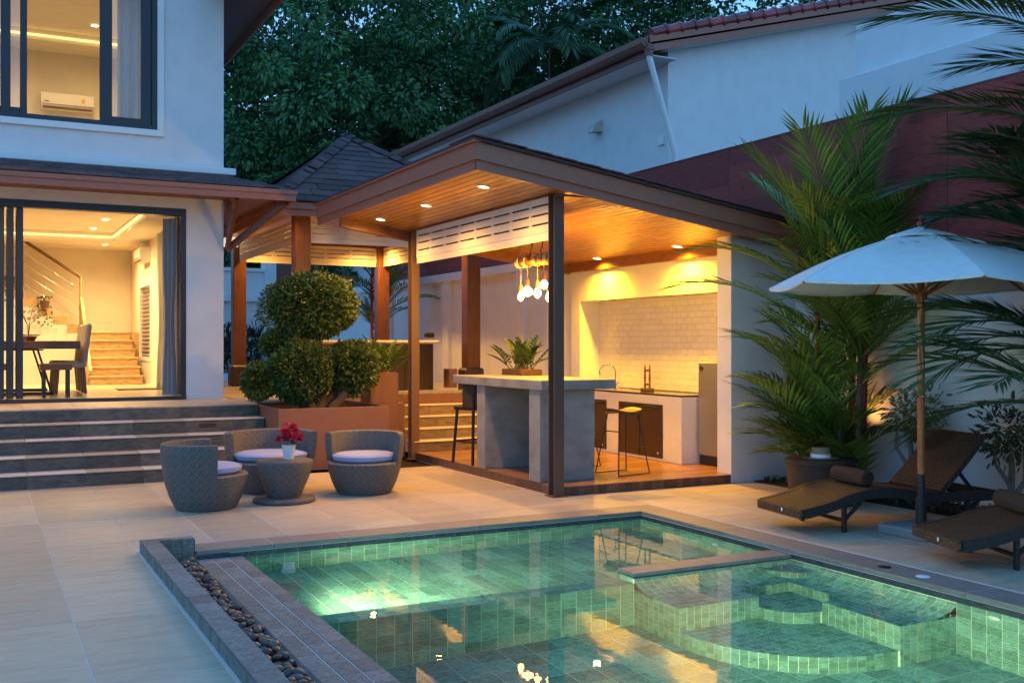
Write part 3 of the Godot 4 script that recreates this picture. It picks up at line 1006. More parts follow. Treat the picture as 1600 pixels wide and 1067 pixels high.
func build_house() -> void:
	var h := thing("house", "white two-storey house with tiled canopy roof and dark window frames", "house")
	var Z := -15.31
	var m := MB.new()
	# front wall with the folding-door opening and the upper window opening
	wall_xy(m, -5.0, 3.2, 0.81, 8.0, Z - 0.2, Z, [[-3.0, 0.81, 2.67, 3.54], [-2.6, 4.63, 2.27, 6.62]])
	part(m, "front_wall", M.plaster, h)
	part(MB.new().bb(V(3.0, 0.81, -24.0), V(3.2, 3.75, -22.35)).bb(V(3.0, 0.81, -20.95), V(3.2, 8.0, Z - 0.2)).bb(V(3.0, 3.75, -24.0), V(3.2, 8.0, -20.95)).bb(V(3.0, 0.81, -22.35), V(3.2, 1.35, -20.95)).bb(V(3.0, 2.75, -22.35), V(3.2, 3.75, -20.95)), "side_wall", M.plaster, h)
	part(MB.new().bb(V(-5.0, 0.81, -24.0), V(-4.8, 8.0, Z - 0.2)).bb(V(-4.8, 0.81, -24.0), V(3.0, 8.0, -23.8)), "rear_wall", M.interior, h)
	# interior linings
	part(MB.new().bb(V(-4.8, 0.70, -23.8), V(3.0, 0.835, Z - 0.2)), "room_floor", M.roomfloor, h)
	part(MB.new().bb(V(2.985, 0.835, -20.95), V(2.999, 3.72, Z - 0.21)).bb(V(2.985, 0.835, -23.79), V(2.999, 3.72, -22.35)).bb(V(2.985, 0.835, -22.35), V(2.999, 1.35, -20.95)).bb(V(2.985, 2.75, -22.35), V(2.999, 3.72, -20.95)), "side_lining", M.interior, h)
	# lower ceiling: border with a raised tray
	var c := MB.new()
	var cy := 3.62
	for r in [[-4.8, -23.8, 3.0, -21.6], [-4.8, -16.4, 3.0, Z - 0.2], [-4.8, -21.6, -3.6, -16.4], [2.4, -21.6, 3.0, -16.4]]:
		c.bb(V(r[0], cy, r[1]), V(r[2], 4.0, r[3]))
	c.bb(V(-3.6, cy + 0.17, -21.6), V(2.4, 4.0, -16.4))
	part(c, "lower_ceiling", M.interior, h)
	part(MB.new().bb(V(-3.5, cy + 0.06, -21.58), V(2.38, cy + 0.09, -21.55)).bb(V(2.35, cy + 0.06, -21.5), V(2.38, cy + 0.09, -16.5)), "cove_light", M.coveglow, h)
	for p in [V(2.0, cy + 0.165, -19.3), V(1.95, cy + 0.165, -20.9), V(-0.6, cy + 0.165, -18.0), V(-1.6, cy + 0.165, -19.4)]:
		downlight(h, p, 13.0, Basis(), 0.06, V(1.0, 0.64, 0.25), 80.0)
	downlight(h, V(2.3, cy - 0.005, -22.3), 6.0, Basis(), 0.05, V(1.0, 0.64, 0.25), 80.0)
	# upper room
	part(MB.new().bb(V(-4.8, 4.0, -23.8), V(3.0, 4.25, Z - 0.2)), "upper_floor", M.roomfloor, h)
	part(MB.new().bb(V(-4.8, 4.25, -20.0), V(2.999, 7.6, -19.9)), "upper_rear_lining", M.interior, h)
	part(MB.new().bb(V(2.985, 4.25, -19.9), V(2.999, 7.6, Z - 0.21)), "upper_side_lining", M.interior, h)
	var u := MB.new()
	var uy := 6.75
	for r in [[-4.8, -19.9, 2.985, -19.2], [-4.8, -16.2, 2.985, Z - 0.2], [-4.8, -19.2, -3.6, -16.2], [2.3, -19.2, 2.985, -16.2]]:
		u.bb(V(r[0], uy, r[1]), V(r[2], 7.2, r[3]))
	u.bb(V(-3.6, uy + 0.18, -19.2), V(2.3, 7.2, -16.2))
	part(u, "upper_ceiling", M.interior, h)
	part(MB.new().bb(V(-3.5, uy + 0.06, -19.18), V(2.28, uy + 0.09, -19.15)).bb(V(2.25, uy + 0.06, -19.1), V(2.28, uy + 0.09, -16.3)), "cove_light", M.coveglow, h)
	for p in [V(0.15, uy + 0.175, -18.4), V(1.75, uy + 0.175, -18.5), V(2.0, uy + 0.175, -16.9), V(-0.4, uy + 0.175, -17.2)]:
		downlight(h, p, 3.2, Basis(), 0.06, V(1.0, 0.64, 0.25), 80.0)
	# window: trim, outer frame, sashes, panes
	var w := part(MB.new().bb(V(-2.7, 4.54, Z), V(2.36, 4.63, Z + 0.045), 0.006).bb(V(2.27, 4.63, Z), V(2.36, 6.75, Z + 0.045), 0.006), "window_trim", M.white, h)
	var win := part(MB.new().bb(V(-2.6, 4.632, Z - 0.14), V(2.268, 4.70, Z + 0.012)).bb(V(2.20, 4.70, Z - 0.14), V(2.268, 6.62, Z + 0.012)), "window", M.navy, h)
	for b in [[0.28, 0.40], [0.515, 0.60], [1.515, 1.675], [2.06, 2.20]]:
		part(MB.new().bb(V(b[0], 4.70, Z - 0.10), V(b[1], 6.62, Z - 0.03), 0.004), "stile", M.navy, win)
	for r in [[1.675, 2.06], [0.40, 0.515], [-1.5, 0.28]]:
		part(MB.new().bb(V(r[0], 4.70, Z - 0.10), V(r[1], 4.78, Z - 0.035), 0.004), "rail", M.navy, win)
		part(MB.new().bb(V(r[0], 4.78, Z - 0.066), V(r[1], 6.62, Z - 0.060)), "pane", M.glass, win)
	# folding doors stacked at the left of the opening, head and sill
	var d := part(MB.new().bb(V(-3.0, 3.44, Z - 0.15), V(2.67, 3.54, Z + 0.01)).bb(V(2.60, 0.86, Z - 0.15), V(2.67, 3.44, Z + 0.01)).bb(V(-3.0, 0.81, Z - 0.15), V(2.67, 0.86, Z + 0.03)), "door_frame", M.navy, h)
	for k in 4:
		var x := 0.13 + k * 0.115
		var leaf := part(MB.new().bb(V(x, 0.87, Z - 0.52), V(x + 0.08, 3.43, Z - 0.44), 0.004).bb(V(x, 0.87, Z - 0.08), V(x + 0.08, 3.43, Z + 0.0), 0.004).bb(V(x, 0.87, Z - 0.44), V(x + 0.08, 1.0, Z - 0.08)).bb(V(x, 3.32, Z - 0.44), V(x + 0.08, 3.43, Z - 0.08)), "door_leaf", M.navy, h)
		part(MB.new().bb(V(x + 0.036, 1.0, Z - 0.44), V(x + 0.044, 3.32, Z - 0.08)), "pane", M.glass, leaf)
		if k == 3: part(MB.new().bb(V(x + 0.02, 1.95, Z + 0.002), V(x + 0.055, 2.2, Z + 0.02), 0.004), "handle", M.blacksteel, leaf)
	# cornice above the canopy
	part(MB.new().bb(V(-5.0, 4.06, Z), V(3.36, 4.16, Z + 0.10), 0.01).bb(V(3.2, 4.06, -20.0), V(3.36, 4.16, Z), 0.01), "cornice", M.white, h)
	# canopy roof: fascia, soffit boards, shingles in courses
	var ez := -14.5
	var ex := 4.05
	part(MB.new().bb(V(-6.0, 3.64, ez - 0.03), V(ex, 3.79, ez), 0.004).bb(V(-6.0, 3.73, ez), V(ex + 0.02, 3.795, ez + 0.022), 0.004).bb(V(ex - 0.03, 3.64, -22), V(ex, 3.79, ez - 0.03), 0.004), "fascia", M.fascia, h)
	var so := part(MB.new().bb(V(-6.0, 3.70, Z), V(3.2, 3.72, ez - 0.03)).bb(V(3.2, 3.70, -22), V(ex - 0.03, 3.72, ez - 0.03)), "soffit", M.soffit, h)
	for k in 9: part(MB.new().bb(V(3.22 + k * 0.09, 3.685, -22), V(3.305 + k * 0.09, 3.699, ez - 0.035)), "board", M.soffit, so)
	part(MB.new().prism(PackedVector2Array([Vector2(ez, 3.78), Vector2(ez, 3.80), Vector2(Z, 4.07), Vector2(Z, 3.8)]), V(3.2, 0, 0), Basis(Vector3.BACK, Vector3.UP, Vector3.LEFT), 9.2), "canopy_deck", M.shingle[0], h)
	part(hip_deck(Z, ez, ex), "canopy_hip", M.shingle[1], h)
	for r in 5:
		var t0 := r / 5.0
		var t1 := (r + 1.25) / 5.0
		var n := 46
		for i in n:
			var wdt := 0.2
			var x := -5.4 + i * wdt + (r % 2) * 0.1
			if x + wdt > lerpf(ex, 3.2, t1) + 0.05: continue
			if x < -1.0: continue
			var a := V(x + wdt / 2, lerpf(3.806, 4.078, t0), lerpf(ez + 0.02, Z, t0))
			var b := V(x + wdt / 2, lerpf(3.806, 4.078, minf(t1, 1.0)), lerpf(ez + 0.02, Z, minf(t1, 1.0)))
			piece(h, "shingle", bm(V(wdt - 0.006, 0.009, a.distance_to(b))), M.shingle[rng.randi() % 4], Transform3D(slope(a, b), (a + b) / 2 + Vector3.UP * 0.004))
	for x in [-2.6, -0.5]: downlight(h, V(x, 3.699, -14.92), 8.0, Basis(), 0.05, WARM, 85.0)
	# knee brace under the canopy
	part(MB.new().bar(V(3.26, 2.95, Z + 0.06), V(3.26, 3.69, Z + 0.06), 0.07, 0.07, 0.006), "brace_post", M.postwood, h)
	part(MB.new().bar(V(3.26, 3.0, Z + 0.06), V(3.95, 3.64, ez - 0.15), 0.07, 0.09, 0.006), "brace", M.postwood, h)
	part(MB.new().bar(V(3.24, 3.0, Z + 0.06), V(3.24, 3.64, ez - 0.1), 0.06, 0.08, 0.006), "brace", M.postwood, h)
	# upper roof eave
	part(MB.new().bb(V(3.0, 6.74, -24), V(3.98, 6.80, -12.0)).bb(V(-6, 7.75, -15.3), V(3.0, 7.8, -14.5)), "eave_soffit", M.soffit, h)
	part(MB.new().bb(V(3.98, 6.66, -24), V(4.02, 6.95, -12.0), 0.004).bb(V(3.94, 6.60, -24), V(3.975, 6.75, -12.0), 0.004), "eave_fascia", M.fascia, h)
	part(MB.new().prism(PackedVector2Array([Vector2(4.06, 6.95), Vector2(4.06, 6.99), Vector2(-1.5, 9.2), Vector2(-6, 7.2), Vector2(-6, 6.95)]), V(0, 0, -24.4), Basis(), 9.1), "roof", M.shingle[0], h)
	curtain(h, "curtain", V(2.42, 0.85, Z - 0.42), V(2.58, 0.85, Z - 0.25), 0.86, 3.43, 3, M.drape, 0.05, 0.5)
	curtain(h, "curtain", V(2.78, 0.85, -18.6), V(2.80, 0.85, -16.2), 0.86, 3.5, 6, M.sheer, 0.05, 0.8)
	curtain(h, "curtain", V(2.74, 0.85, -16.6), V(2.62, 0.85, -15.75), 0.86, 3.5, 4, M.drape, 0.05, 0.7)
	curtain(h, "curtain", V(1.80, 4.3, -15.85), V(2.25, 4.3, -15.8), 4.3, 6.74, 4, M.sheer, 0.05)
	# side window with a slatted blind
	var sw := part(MB.new().bb(V(2.975, 2.75, -22.42), V(3.02, 2.85, -20.88)).bb(V(2.975, 1.27, -22.42), V(3.02, 1.35, -20.88)).bb(V(2.975, 1.35, -22.42), V(3.02, 2.75, -22.35)).bb(V(2.975, 1.35, -20.95), V(3.02, 2.75, -20.88)), "side_window", M.white, h)
	part(MB.new().bb(V(3.09, 1.35, -22.35), V(3.10, 2.75, -20.95)), "pane", M.glass, sw)
	for k in 17: part(MB.new().bx(V(3.03, 1.40 + k * 0.08, -21.65), V(0.05, 0.006, 1.38), Basis(Vector3.BACK, 0.5)), "blind_slat", M.oak[0], sw)
	# staircase: first flight, landing, second flight along the rear wall, railing
	var sc := thing("staircase", "oak indoor staircase with landing and thin cable railing", "staircase")
	for k in 6:
		var y := 0.835 + 0.17 * k
		part(MB.new().bb(V(1.9, 0.836, -20.85 - 0.27 * k - 0.28), V(2.83 - 0.012 * k, y + 0.14, -20.85 - 0.27 * k)), "riser", M.oak[k % 4], sc)
		part(MB.new().bb(V(1.88, y + 0.14, -20.85 - 0.27 * k - 0.27), V(2.85 - 0.012 * k, y + 0.17, -20.82 - 0.27 * k), 0.006), "tread", M.oak[(k + 1) % 4], sc)
	part(MB.new().bb(V(1.88, 0.836, -23.79), V(2.98, 1.85, -22.48)), "landing", M.oak[1], sc)
	var tri_ := PackedVector2Array([Vector2(1.87, 0.836), Vector2(1.87, 1.80), Vector2(-0.6, 3.55), Vector2(-0.6, 0.836)])
	part(MB.new().prism(tri_, V(0, 0, -22.6), Basis(), 0.1), "stringer_wall", M.interior, sc)
	for k in 10:
		part(MB.new().bb(V(1.87 - 0.26 * (k + 1), 1.83 + 0.17 * k, -23.78), V(1.88 - 0.26 * k, 2.0 + 0.17 * k, -22.49), 0.004), "tread", M.oak[k % 4], sc)
	part(MB.new().tube([V(1.86, 1.85, -22.45), V(1.86, 2.95, -22.45)], 0.025, 8), "post", M.oak[0], sc)
	part(MB.new().bar(V(1.86, 2.95, -22.45), V(0.2, 4.05, -22.45), 0.05, 0.06, 0.008), "handrail", M.walnut, sc)
	part(MB.new().bar(V(1.90, 1.0, -20.95), V(1.86, 2.45, -22.40), 0.06, 0.30, 0.01), "newel_panel", M.oak[2], sc)
	for k in 4: part(MB.new().tube([V(1.86, 2.10 + k * 0.2, -22.45), V(0.0, 3.33 + k * 0.2, -22.45)], 0.004, 5), "cable", M.chrome, sc)
	air_con("white air conditioner on the side wall above the slatted blind", V(2.98, 3.20, -21.35), -PI / 2)
	air_con("white air conditioner on the wall of the upstairs room", V(1.42, 5.72, -19.89), 0.0)
	build_dining()

func slope(a: Vector3, b: Vector3) -> Basis:
	var z := (b - a).normalized()
	var x := Vector3.UP.cross(z).normalized()
	return Basis(x, z.cross(x), z)

func hip_deck(Z: float, ez: float, ex: float) -> MB:
	var m := MB.new()
	var a := V(3.2, 4.07, Z)
	var b := V(3.2, 3.802, ez)
	var c := V(ex, 3.802, ez)
	var d := V(ex, 3.802, -22)
	var e := V(3.2, 4.07, -22)
	m.tri(a, b, c, V(0, 1, 0.3))
	m.q(a, c, d, e, V(0.3, 1, 0))
	m.q(V(3.2, 3.8, -22), V(ex, 3.8, -22), d, e, V(0, 0, -1))
	m.q(V(3.2, 3.8, ez), c + V(0, -0.03, 0), V(ex, 3.8, -22), V(3.2, 3.8, -22), V(0, -1, 0))
	return m

func dining_chair_at(p: Vector3, turn: float, label: String, src = null) -> Node3D:
	if src: return copy(src, label, p, turn)
	var t := thing("dining_chair", label, "chair", "dining chairs", p, turn)
	part(MB.new().bx(V(0, 0.45, 0), V(0.46, 0.10, 0.46), Basis(), 0.03), "seat", M.fabric, t)
	part(MB.new().bx(V(0, 0.78, -0.23), V(0.46, 0.62, 0.08), Basis(Vector3.RIGHT, -0.12), 0.03), "backrest", M.fabric, t)
	for s in [[-1, -1], [1, -1], [-1, 1], [1, 1]]:
		part(MB.new().bar(V(s[0] * 0.19, 0.0, s[1] * 0.21), V(s[0] * 0.19, 0.40, s[1] * 0.18), 0.045, 0.045, 0.005), "leg", M.walnut, t)
	return t

func build_dining() -> void:
	var y := 0.836
	var t := thing("dining_table", "dark wooden dining table on black steel legs inside the house", "table", "", V(0.4, y, -17.9))
	part(MB.new().bx(V(0, 0.755, 0), V(2.0, 0.12, 2.0), Basis(), 0.012), "tabletop", M.walnut, t)
	for s in [-1, 1]:
		part(MB.new().bar(V(-0.62, 0.0, s * 0.75), V(-0.42, 0.69, s * 0.75), 0.05, 0.03).bar(V(0.62, 0.0, s * 0.75), V(0.42, 0.69, s * 0.75), 0.05, 0.03).bar(V(-0.64, 0.02, s * 0.75), V(0.64, 0.02, s * 0.75), 0.05, 0.04).bar(V(-0.5, 0.68, s * 0.75), V(0.5, 0.68, s * 0.75), 0.05, 0.02), "leg_frame", M.blacksteel, t)
	var c0 := dining_chair_at(V(1.30, y, -17.55), -PI / 2, "grey upholstered dining chair nearest to the folding doors")
	dining_chair_at(V(1.30, y, -18.08), -PI / 2, "grey upholstered dining chair, second from the folding doors", c0)
	dining_chair_at(V(1.30, y, -18.6), -PI / 2, "grey upholstered dining chair, farthest from the folding doors", c0)
	for b in [[V(1.02, y, -16.35), 0.42, "short wooden stool at the corner of the dining table"], [V(0.0, y, -16.55), 0.9, "long wooden bench along the dining table"]]:
		var s := thing("bench", b[2], "bench", "", b[0])
		part(MB.new().bx(V(0, 0.44, 0), V(b[1], 0.09, 0.36), Basis(), 0.01), "seat", M.walnut, s)
		for k in [-1, 1]:
			var x: float = k * (b[1] / 2 - 0.05)
			part(MB.new().bar(V(x, 0, -0.15), V(x, 0.40, -0.15), 0.04, 0.04).bar(V(x, 0, 0.15), V(x, 0.40, 0.15), 0.04, 0.04).bar(V(x, 0.02, -0.15), V(x, 0.02, 0.15), 0.04, 0.03), "leg_frame", M.blacksteel, s)
	var ty := y + 0.816
	var o := thing("orchid", "white potted orchid in the middle of the dining table", "plant", "", V(0.70, ty, -17.3))
	part(MB.new().lathe([Vector2(0, 0), Vector2(0.09, 0), Vector2(0.13, 0.07), Vector2(0.12, 0.075), Vector2(0, 0.06)], 14), "bowl", M.copper, o)
	var st := MB.new()
	var fl := MB.new()
	var lf := MB.new()
	fl.colored = true; lf.colored = true
	for k in 5:
		var a := k * 1.3
		var tip := V(cos(a) * 0.12, 0.36 + 0.03 * k, sin(a) * 0.10)
		st.tube([V(0, 0.05, 0), V(cos(a) * 0.02, 0.25, sin(a) * 0.02), tip], 0.005, 5)
		fl.col = Color(0.75, 0.66, 0.42)
		for q in 5:
			var d := V(rng.randf_range(-0.06, 0.06), rng.randf_range(-0.06, 0.05), rng.randf_range(-0.05, 0.05))
			fl.ball(tip + d, V(0.03, 0.028, 0.012), Basis(Vector3.UP, rng.randf() * TAU), 6, 4)
		lf.col = Color(0.03, 0.08, 0.02)
		lf.ball(V(cos(a) * 0.09, 0.09, sin(a) * 0.09), V(0.09, 0.01, 0.03), Basis(Vector3.UP, -a), 6, 4)
	part(st, "stems", M.lawn, o)
	part(fl, "flowers", M.leaf, o)
	part(lf, "leaves", M.leaf, o)
	for k in 6:
		var g := single(MB.new().lathe([Vector2(0.0, 0.0), Vector2(0.035, 0.0), Vector2(0.006, 0.008), Vector2(0.006, 0.08), Vector2(0.036, 0.12), Vector2(0.032, 0.19)], 12), "wine_glass", M.glass, "clear wine glass on the dining table", "glass", "wine glasses on the dining table")
		g.position = V(0.25 + k * 0.2, ty, -17.05 - (k % 2) * 0.45)
	for k in 2:
		var p := thing("hanging_plant", ["trailing potted plant on the upper indoor stairs", "trailing potted plant on the lower indoor stairs"][k], "plant", "potted plants on the indoor stairs", V([0.62, 1.2][k], [2.70, 2.32][k], -22.42))
		part(MB.new().lathe([Vector2(0, 0), Vector2(0.07, 0), Vector2(0.10, 0.14), Vector2(0.0, 0.13)], 12), "pot", M.steel, p)
		var l := MB.new()
		l.colored = true
		for q in 60:
			l.col = Color(0.04, 0.07, 0.025) * rng.randf_range(0.6, 1.3)
			var a := rng.randf() * TAU
			var w := rng.randf()
			l.ball(V(cos(a) * 0.13, 0.22 - 0.6 * w * w, sin(a) * 0.08 + 0.06), V(0.03, 0.01, 0.02), Basis.from_euler(V(rng.randf() * 3, a, rng.randf() * 3)), 5, 3)
		part(l, "leaves", M.leaf, p)
	single(MB.new().bx(V(2.45, 0.846, -18.5), V(0.7, 0.016, 0.45), Basis(), 0.005), "door_mat", M.walnut, "thin brown mat on the living room floor", "mat")

func cy_at(x: float) -> float:
	return 3.19 - 0.1467 * (x - 5.425)

# louvred valance: white boards with narrow slots and spacers; from a to b (top edge), hanging down
func valance(parent: Node3D, a: Vector3, b: Vector3, bays: int, scale := 1.0) -> void:
	var d := (b - a).normalized()
	var nrm := d.cross(Vector3.UP).normalized()
	var bas := Basis(d, Vector3.UP, d.cross(Vector3.UP))
	var len := a.distance_to(b)
	for r in [[0.0, 0.078], [0.098, 0.176], [0.196, 0.278], [0.298, 0.384], [0.387, 0.47]]:
		var hgt: float = (r[1] - r[0]) * scale
		for k in 2:
			piece(parent, "valance_board", bm(V(len / 2 - 0.002, hgt, 0.022), 0.002), M.slat[rng.randi() % 3], Transform3D(bas, a + d * len * (0.25 + 0.5 * k) - Vector3.UP * (r[0] * scale + hgt / 2)))
	var sp := MB.new()
	for i in bays + 1:
		sp.bx(a + d * clampf(len * i / bays, 0.015, len - 0.015) - Vector3.UP * 0.19 * scale, V(0.055, 0.37 * scale, 0.0208), bas)
	part(sp, "spacers", M.slat[0], parent)

func build_kitchen() -> void:
	var R := Vector3.RIGHT
	var U := Vector3.UP
	var B := Vector3.BACK
	# platform with plank tiles and tiled edges
	var pf := setting("bar_platform")
	part(MB.new().bb(V(5.433, -0.02, -13.36), V(8.36, 0.09, -9.412)), "slab", M.grout, pf)
	field(pf, "plank_tile", V(5.425, 0.09, -13.36), R, B, U, 2.935, 3.95, 0.9, 0.152, 0.003, 0.01, M.floorwood, 0.37, 300, null, 0.001)
	field(pf, "edge_tile", V(5.433, 0.0, -13.36), B, U, Vector3.LEFT, 3.95, 0.097, 0.6, 0.097, 0.003, 0.01, M.edgewood, 0.0, 300, null, 0.001)
	field(pf, "edge_tile", V(5.425, 0.0, -9.412), R, U, B, 2.30, 0.097, 0.085, 0.097, 0.003, 0.01, M.edgewood, 0.0, 300, null, 0.001)
	# pavilion
	var k := thing("bar_pavilion", "brown lean-to pavilion with timber ceiling and white louvred valance over the bar", "pavilion")
	var sl := V(1, -0.1467, 0).normalized()
	var up := V(0.1467, 1, 0).normalized()
	var x0 := 4.40
	var x1 := 8.06
	var z0 := -14.52
	var z1 := -9.21
	for p in [V(5.425, 0, -9.42), V(5.42, 0, -13.40)]:
		# steel posts: two flanges and a web
		var y0 := 0.0
		var post := part(MB.new().bb(p + V(-0.06, y0, 0.03), p + V(0.06, cy_at(p.x) - 0.006, 0.042), 0.002).bb(p + V(-0.06, y0, -0.09), p + V(0.06, cy_at(p.x) - 0.006, -0.078), 0.002).bb(p + V(-0.012, y0, -0.078), p + V(0.012, cy_at(p.x) - 0.006, 0.03)), "post", M.steel, k)
		part(MB.new().bb(p + V(-0.09, 0, -0.12), p + V(0.09, 0.012, 0.07), 0.003), "base_plate", M.steel, post)
	# timber ceiling boards
	var cl := part(MB.new().prism(PackedVector2Array([Vector2(x0, cy_at(x0) + 0.016), Vector2(x1, cy_at(x1) + 0.016), Vector2(x1, cy_at(x1) + 0.05), Vector2(x0, cy_at(x0) + 0.05)]), V(0, 0, z0), Basis(), z1 - z0), "ceiling", M.beamwood, k)
	field(cl, "board", V(x0, cy_at(x0) + 0.016, z0), B, sl, -up, z1 - z0, (x1 - x0) * 1.0107, 2.66, 0.098, 0.006, 0.015, M.ceilwood, 0.5, 300, null, 0.004)
	# fascia boards: eave along z, rake along the slope, both in two steps
	part(MB.new().bb(V(x0 - 0.03, cy_at(x0) - 0.02, z0), V(x0, cy_at(x0) + 0.085, z1 + 0.02), 0.003).bb(V(x0 - 0.055, cy_at(x0) + 0.08, z0), V(x0 - 0.02, cy_at(x0) + 0.25, z1 + 0.045), 0.003).bb(V(x0 - 0.09, cy_at(x0) + 0.25, z0), V(x0, cy_at(x0) + 0.268, z1 + 0.08), 0.003), "eave_fascia", M.fascia, k)
	for s in [[-0.02, 0.085, 0.0, 0.022], [0.08, 0.25, 0.018, 0.047]]:
		var xe := x0 - (0.03 if s[3] < 0.03 else 0.055)
		part(MB.new().prism(PackedVector2Array([Vector2(xe, cy_at(xe) + s[0]), Vector2(8.66, cy_at(8.66) + s[0]), Vector2(8.66, cy_at(8.66) + s[1]), Vector2(xe, cy_at(xe) + s[1])]), V(0, 0, z1 + s[2]), Basis(), s[3] - s[2]), "rake_fascia", M.fascia, k)
	part(MB.new().prism(PackedVector2Array([Vector2(x0 - 0.09, cy_at(x0) + 0.268), Vector2(8.66, cy_at(8.66) + 0.255), Vector2(8.66, cy_at(8.66) + 0.285), Vector2(x0 - 0.09, cy_at(x0) + 0.295)]), V(0, 0, z0), Basis(), z1 - z0 + 0.08), "roof_deck", M.shingle[0], k)
	# shingle butts along the rake
	for i in 15:
		var x := x0 - 0.09 + i * 0.29
		piece(k, "shingle", bm(V(0.31, 0.012, 0.6)), M.shingle[rng.randi() % 4], Transform3D(Basis(V(1, -0.12, 0).normalized(), V(0.12, 1, 0).normalized(), B), V(x + 0.15, cy_at(x + 0.15) + 0.300, z1 - 0.2)))
	# beams
	part(MB.new().bar(V(x0 + 0.02, cy_at(x0) - 0.065, -13.62), V(x1, cy_at(x1) - 0.065, -13.62), 0.08, 0.15, 0.006), "beam", M.beamwood, k)
	part(MB.new().bb(V(7.98, cy_at(8.0) - 0.13, -13.58), V(8.045, cy_at(8.0) + 0.012, -9.66), 0.004), "wall_plate", M.beamwood, k)
	part(MB.new().bb(V(5.39, 3.175, -13.3), V(5.45, cy_at(5.425) - 0.004, -9.52), 0.003), "trim", M.beamwood, k)
	part(MB.new().bb(V(5.35, cy_at(5.4) - 0.03, -9.32), V(5.75, cy_at(5.75) + 0.0, -9.29), 0.003), "tie", M.steel, k)
	valance(k, V(5.425, 3.185, -13.30), V(5.425, 3.185, -9.53), 8)
	part(MB.new().bb(V(5.438, 2.73, -13.30), V(5.446, 3.172, -9.53)), "valance_backing", M.blacksteel, k)
	var tilt := Basis(sl, up, B)
	for p in [V(4.79, 0, -9.89), V(4.81, 0, -11.53), V(4.81, 0, -13.10)]:
		downlight(k, V(p.x, cy_at(p.x) - 0.001, p.z), 6.0, tilt, 0.055, WARM, 87.0, 1.0)
	for p in [V(7.86, 0, -12.51), V(7.83, 0, -10.57)]:
		downlight(k, V(p.x, cy_at(p.x) - 0.001, p.z), 13.0, tilt, 0.055, V(1.0, 0.48, 0.02), 80.0)
	for i in 3:
		part(MB.new().bx(V(6.02 + i * 0.07, cy_at(6.02 + i * 0.07) - 0.004, -9.55 + 0.03 * i), V(0.02, 0.008, 0.34), tilt), "vent_slot", M.white, k)
	# masonry of the cooking recess
	var kw := thing("kitchen_wall", "white kitchen recess with bulkhead and side wall beside the palms", "wall")
	part(MB.new().bb(V(7.729, 0.0, -9.66), V(8.69, 2.90, -9.405), 0.004), "side_wall", M.plaster, kw)
	part(MB.new().bb(V(8.05, 2.245, -13.30), V(8.69, 2.83, -9.66)), "bulkhead", M.plaster, kw)
	part(MB.new().bb(V(8.05, 0.0, -13.55), V(8.69, 2.83, -13.30)).bb(V(8.09, 0.0, -14.4), V(8.69, 2.83, -13.55)), "pier", M.plaster, kw)
	part(MB.new().bb(V(8.396, 0.1, -13.30), V(8.69, 2.245, -9.66)), "rear_wall", M.tilegrout, kw)
	field(kw, "wall_tile", V(8.396, 0.97, -13.30), B, U, Vector3.LEFT, 3.64, 1.275, 0.17, 0.082, 0.003, 0.009, M.subway, 0.5, 300, null, 0.001)
	single(MB.new().bx(V(8.378, 1.20, -10.72), V(0.02, 0.11, 0.11), Basis(), 0.006), "wall_socket", M.blacksteel, "small dark socket on the white tiles beside the fridge", "socket")
	# cooking counter
	var c := thing("kitchen_counter", "white masonry counter with black stone top and dark cabinet doors", "counter")
	part(MB.new().bb(V(7.81, 0.1, -13.29), V(8.386, 0.94, -10.462), 0.004), "body", M.plaster, c)
	part(MB.new().bb(V(7.80, 0.941, -13.29), V(8.384, 0.962, -10.455), 0.003), "worktop", M.granite, c)
	for d in [[-11.86, -10.85], [-13.1, -12.18]]:
		var dr := part(MB.new().bb(V(7.794, 0.14, d[0]), V(7.809, 0.825, d[1]), 0.003), "cabinet_door", M.cabinet, c)
		part(MB.new().bb(V(7.786, 0.14, (d[0] + d[1]) / 2 - 0.002), V(7.796, 0.82, (d[0] + d[1]) / 2 + 0.002)), "joint", M.blacksteel, dr)
		for s in [-1, 1]:
			part(MB.new().bx(V(7.788, 0.785, (d[0] + d[1]) / 2 + s * 0.24), V(0.02, 0.022, 0.34), Basis(), 0.004), "handle", M.blacksteel, dr)
		part(MB.new().lathe([Vector2(0, 0.006), Vector2(0.014, 0.006), Vector2(0.018, 0.0)], 12, V(7.794, 0.2, d[1] - 0.09), Basis(U, Vector3.LEFT, B)), "lock", M.chrome, dr)
	var fz := -12.62
	part(MB.new().bb(V(7.95, 0.955, -12.95), V(8.30, 0.966, -12.30), 0.004), "sink", M.chrome, c)
	var tap := thing("tap", "chrome gooseneck tap at the end of the bar kitchen counter", "tap", "", V(8.22, 0.966, -12.58))
	part(MB.new().lathe([Vector2(0, 0), Vector2(0.03, 0), Vector2(0.028, 0.03), Vector2(0.012, 0.045)], 14), "base", M.chrome, tap)
	var pts := [V(0, 0.03, 0), V(0, 0.24, 0)]
	for i in 10:
		var a := PI * i / 9.0 * 1.15
		pts.append(V(-0.10 + 0.10 * cos(a), 0.24 + 0.10 * sin(a), -0.06 * (1 - cos(a))))
	part(MB.new().tube(pts, 0.012, 10), "spout", M.chrome, tap)
	part(MB.new().bar(V(0, 0.05, 0.02), V(0, 0.09, 0.09), 0.012, 0.012), "lever", M.chrome, tap)
	var rk := thing("bottle_rack", "carved brown wooden stand on the black kitchen worktop", "rack", "", V(8.16, 0.963, -11.70))
	part(MB.new().bx(V(0, 0.02, 0), V(0.12, 0.04, 0.17), Basis(), 0.006), "foot", M.walnut, rk)
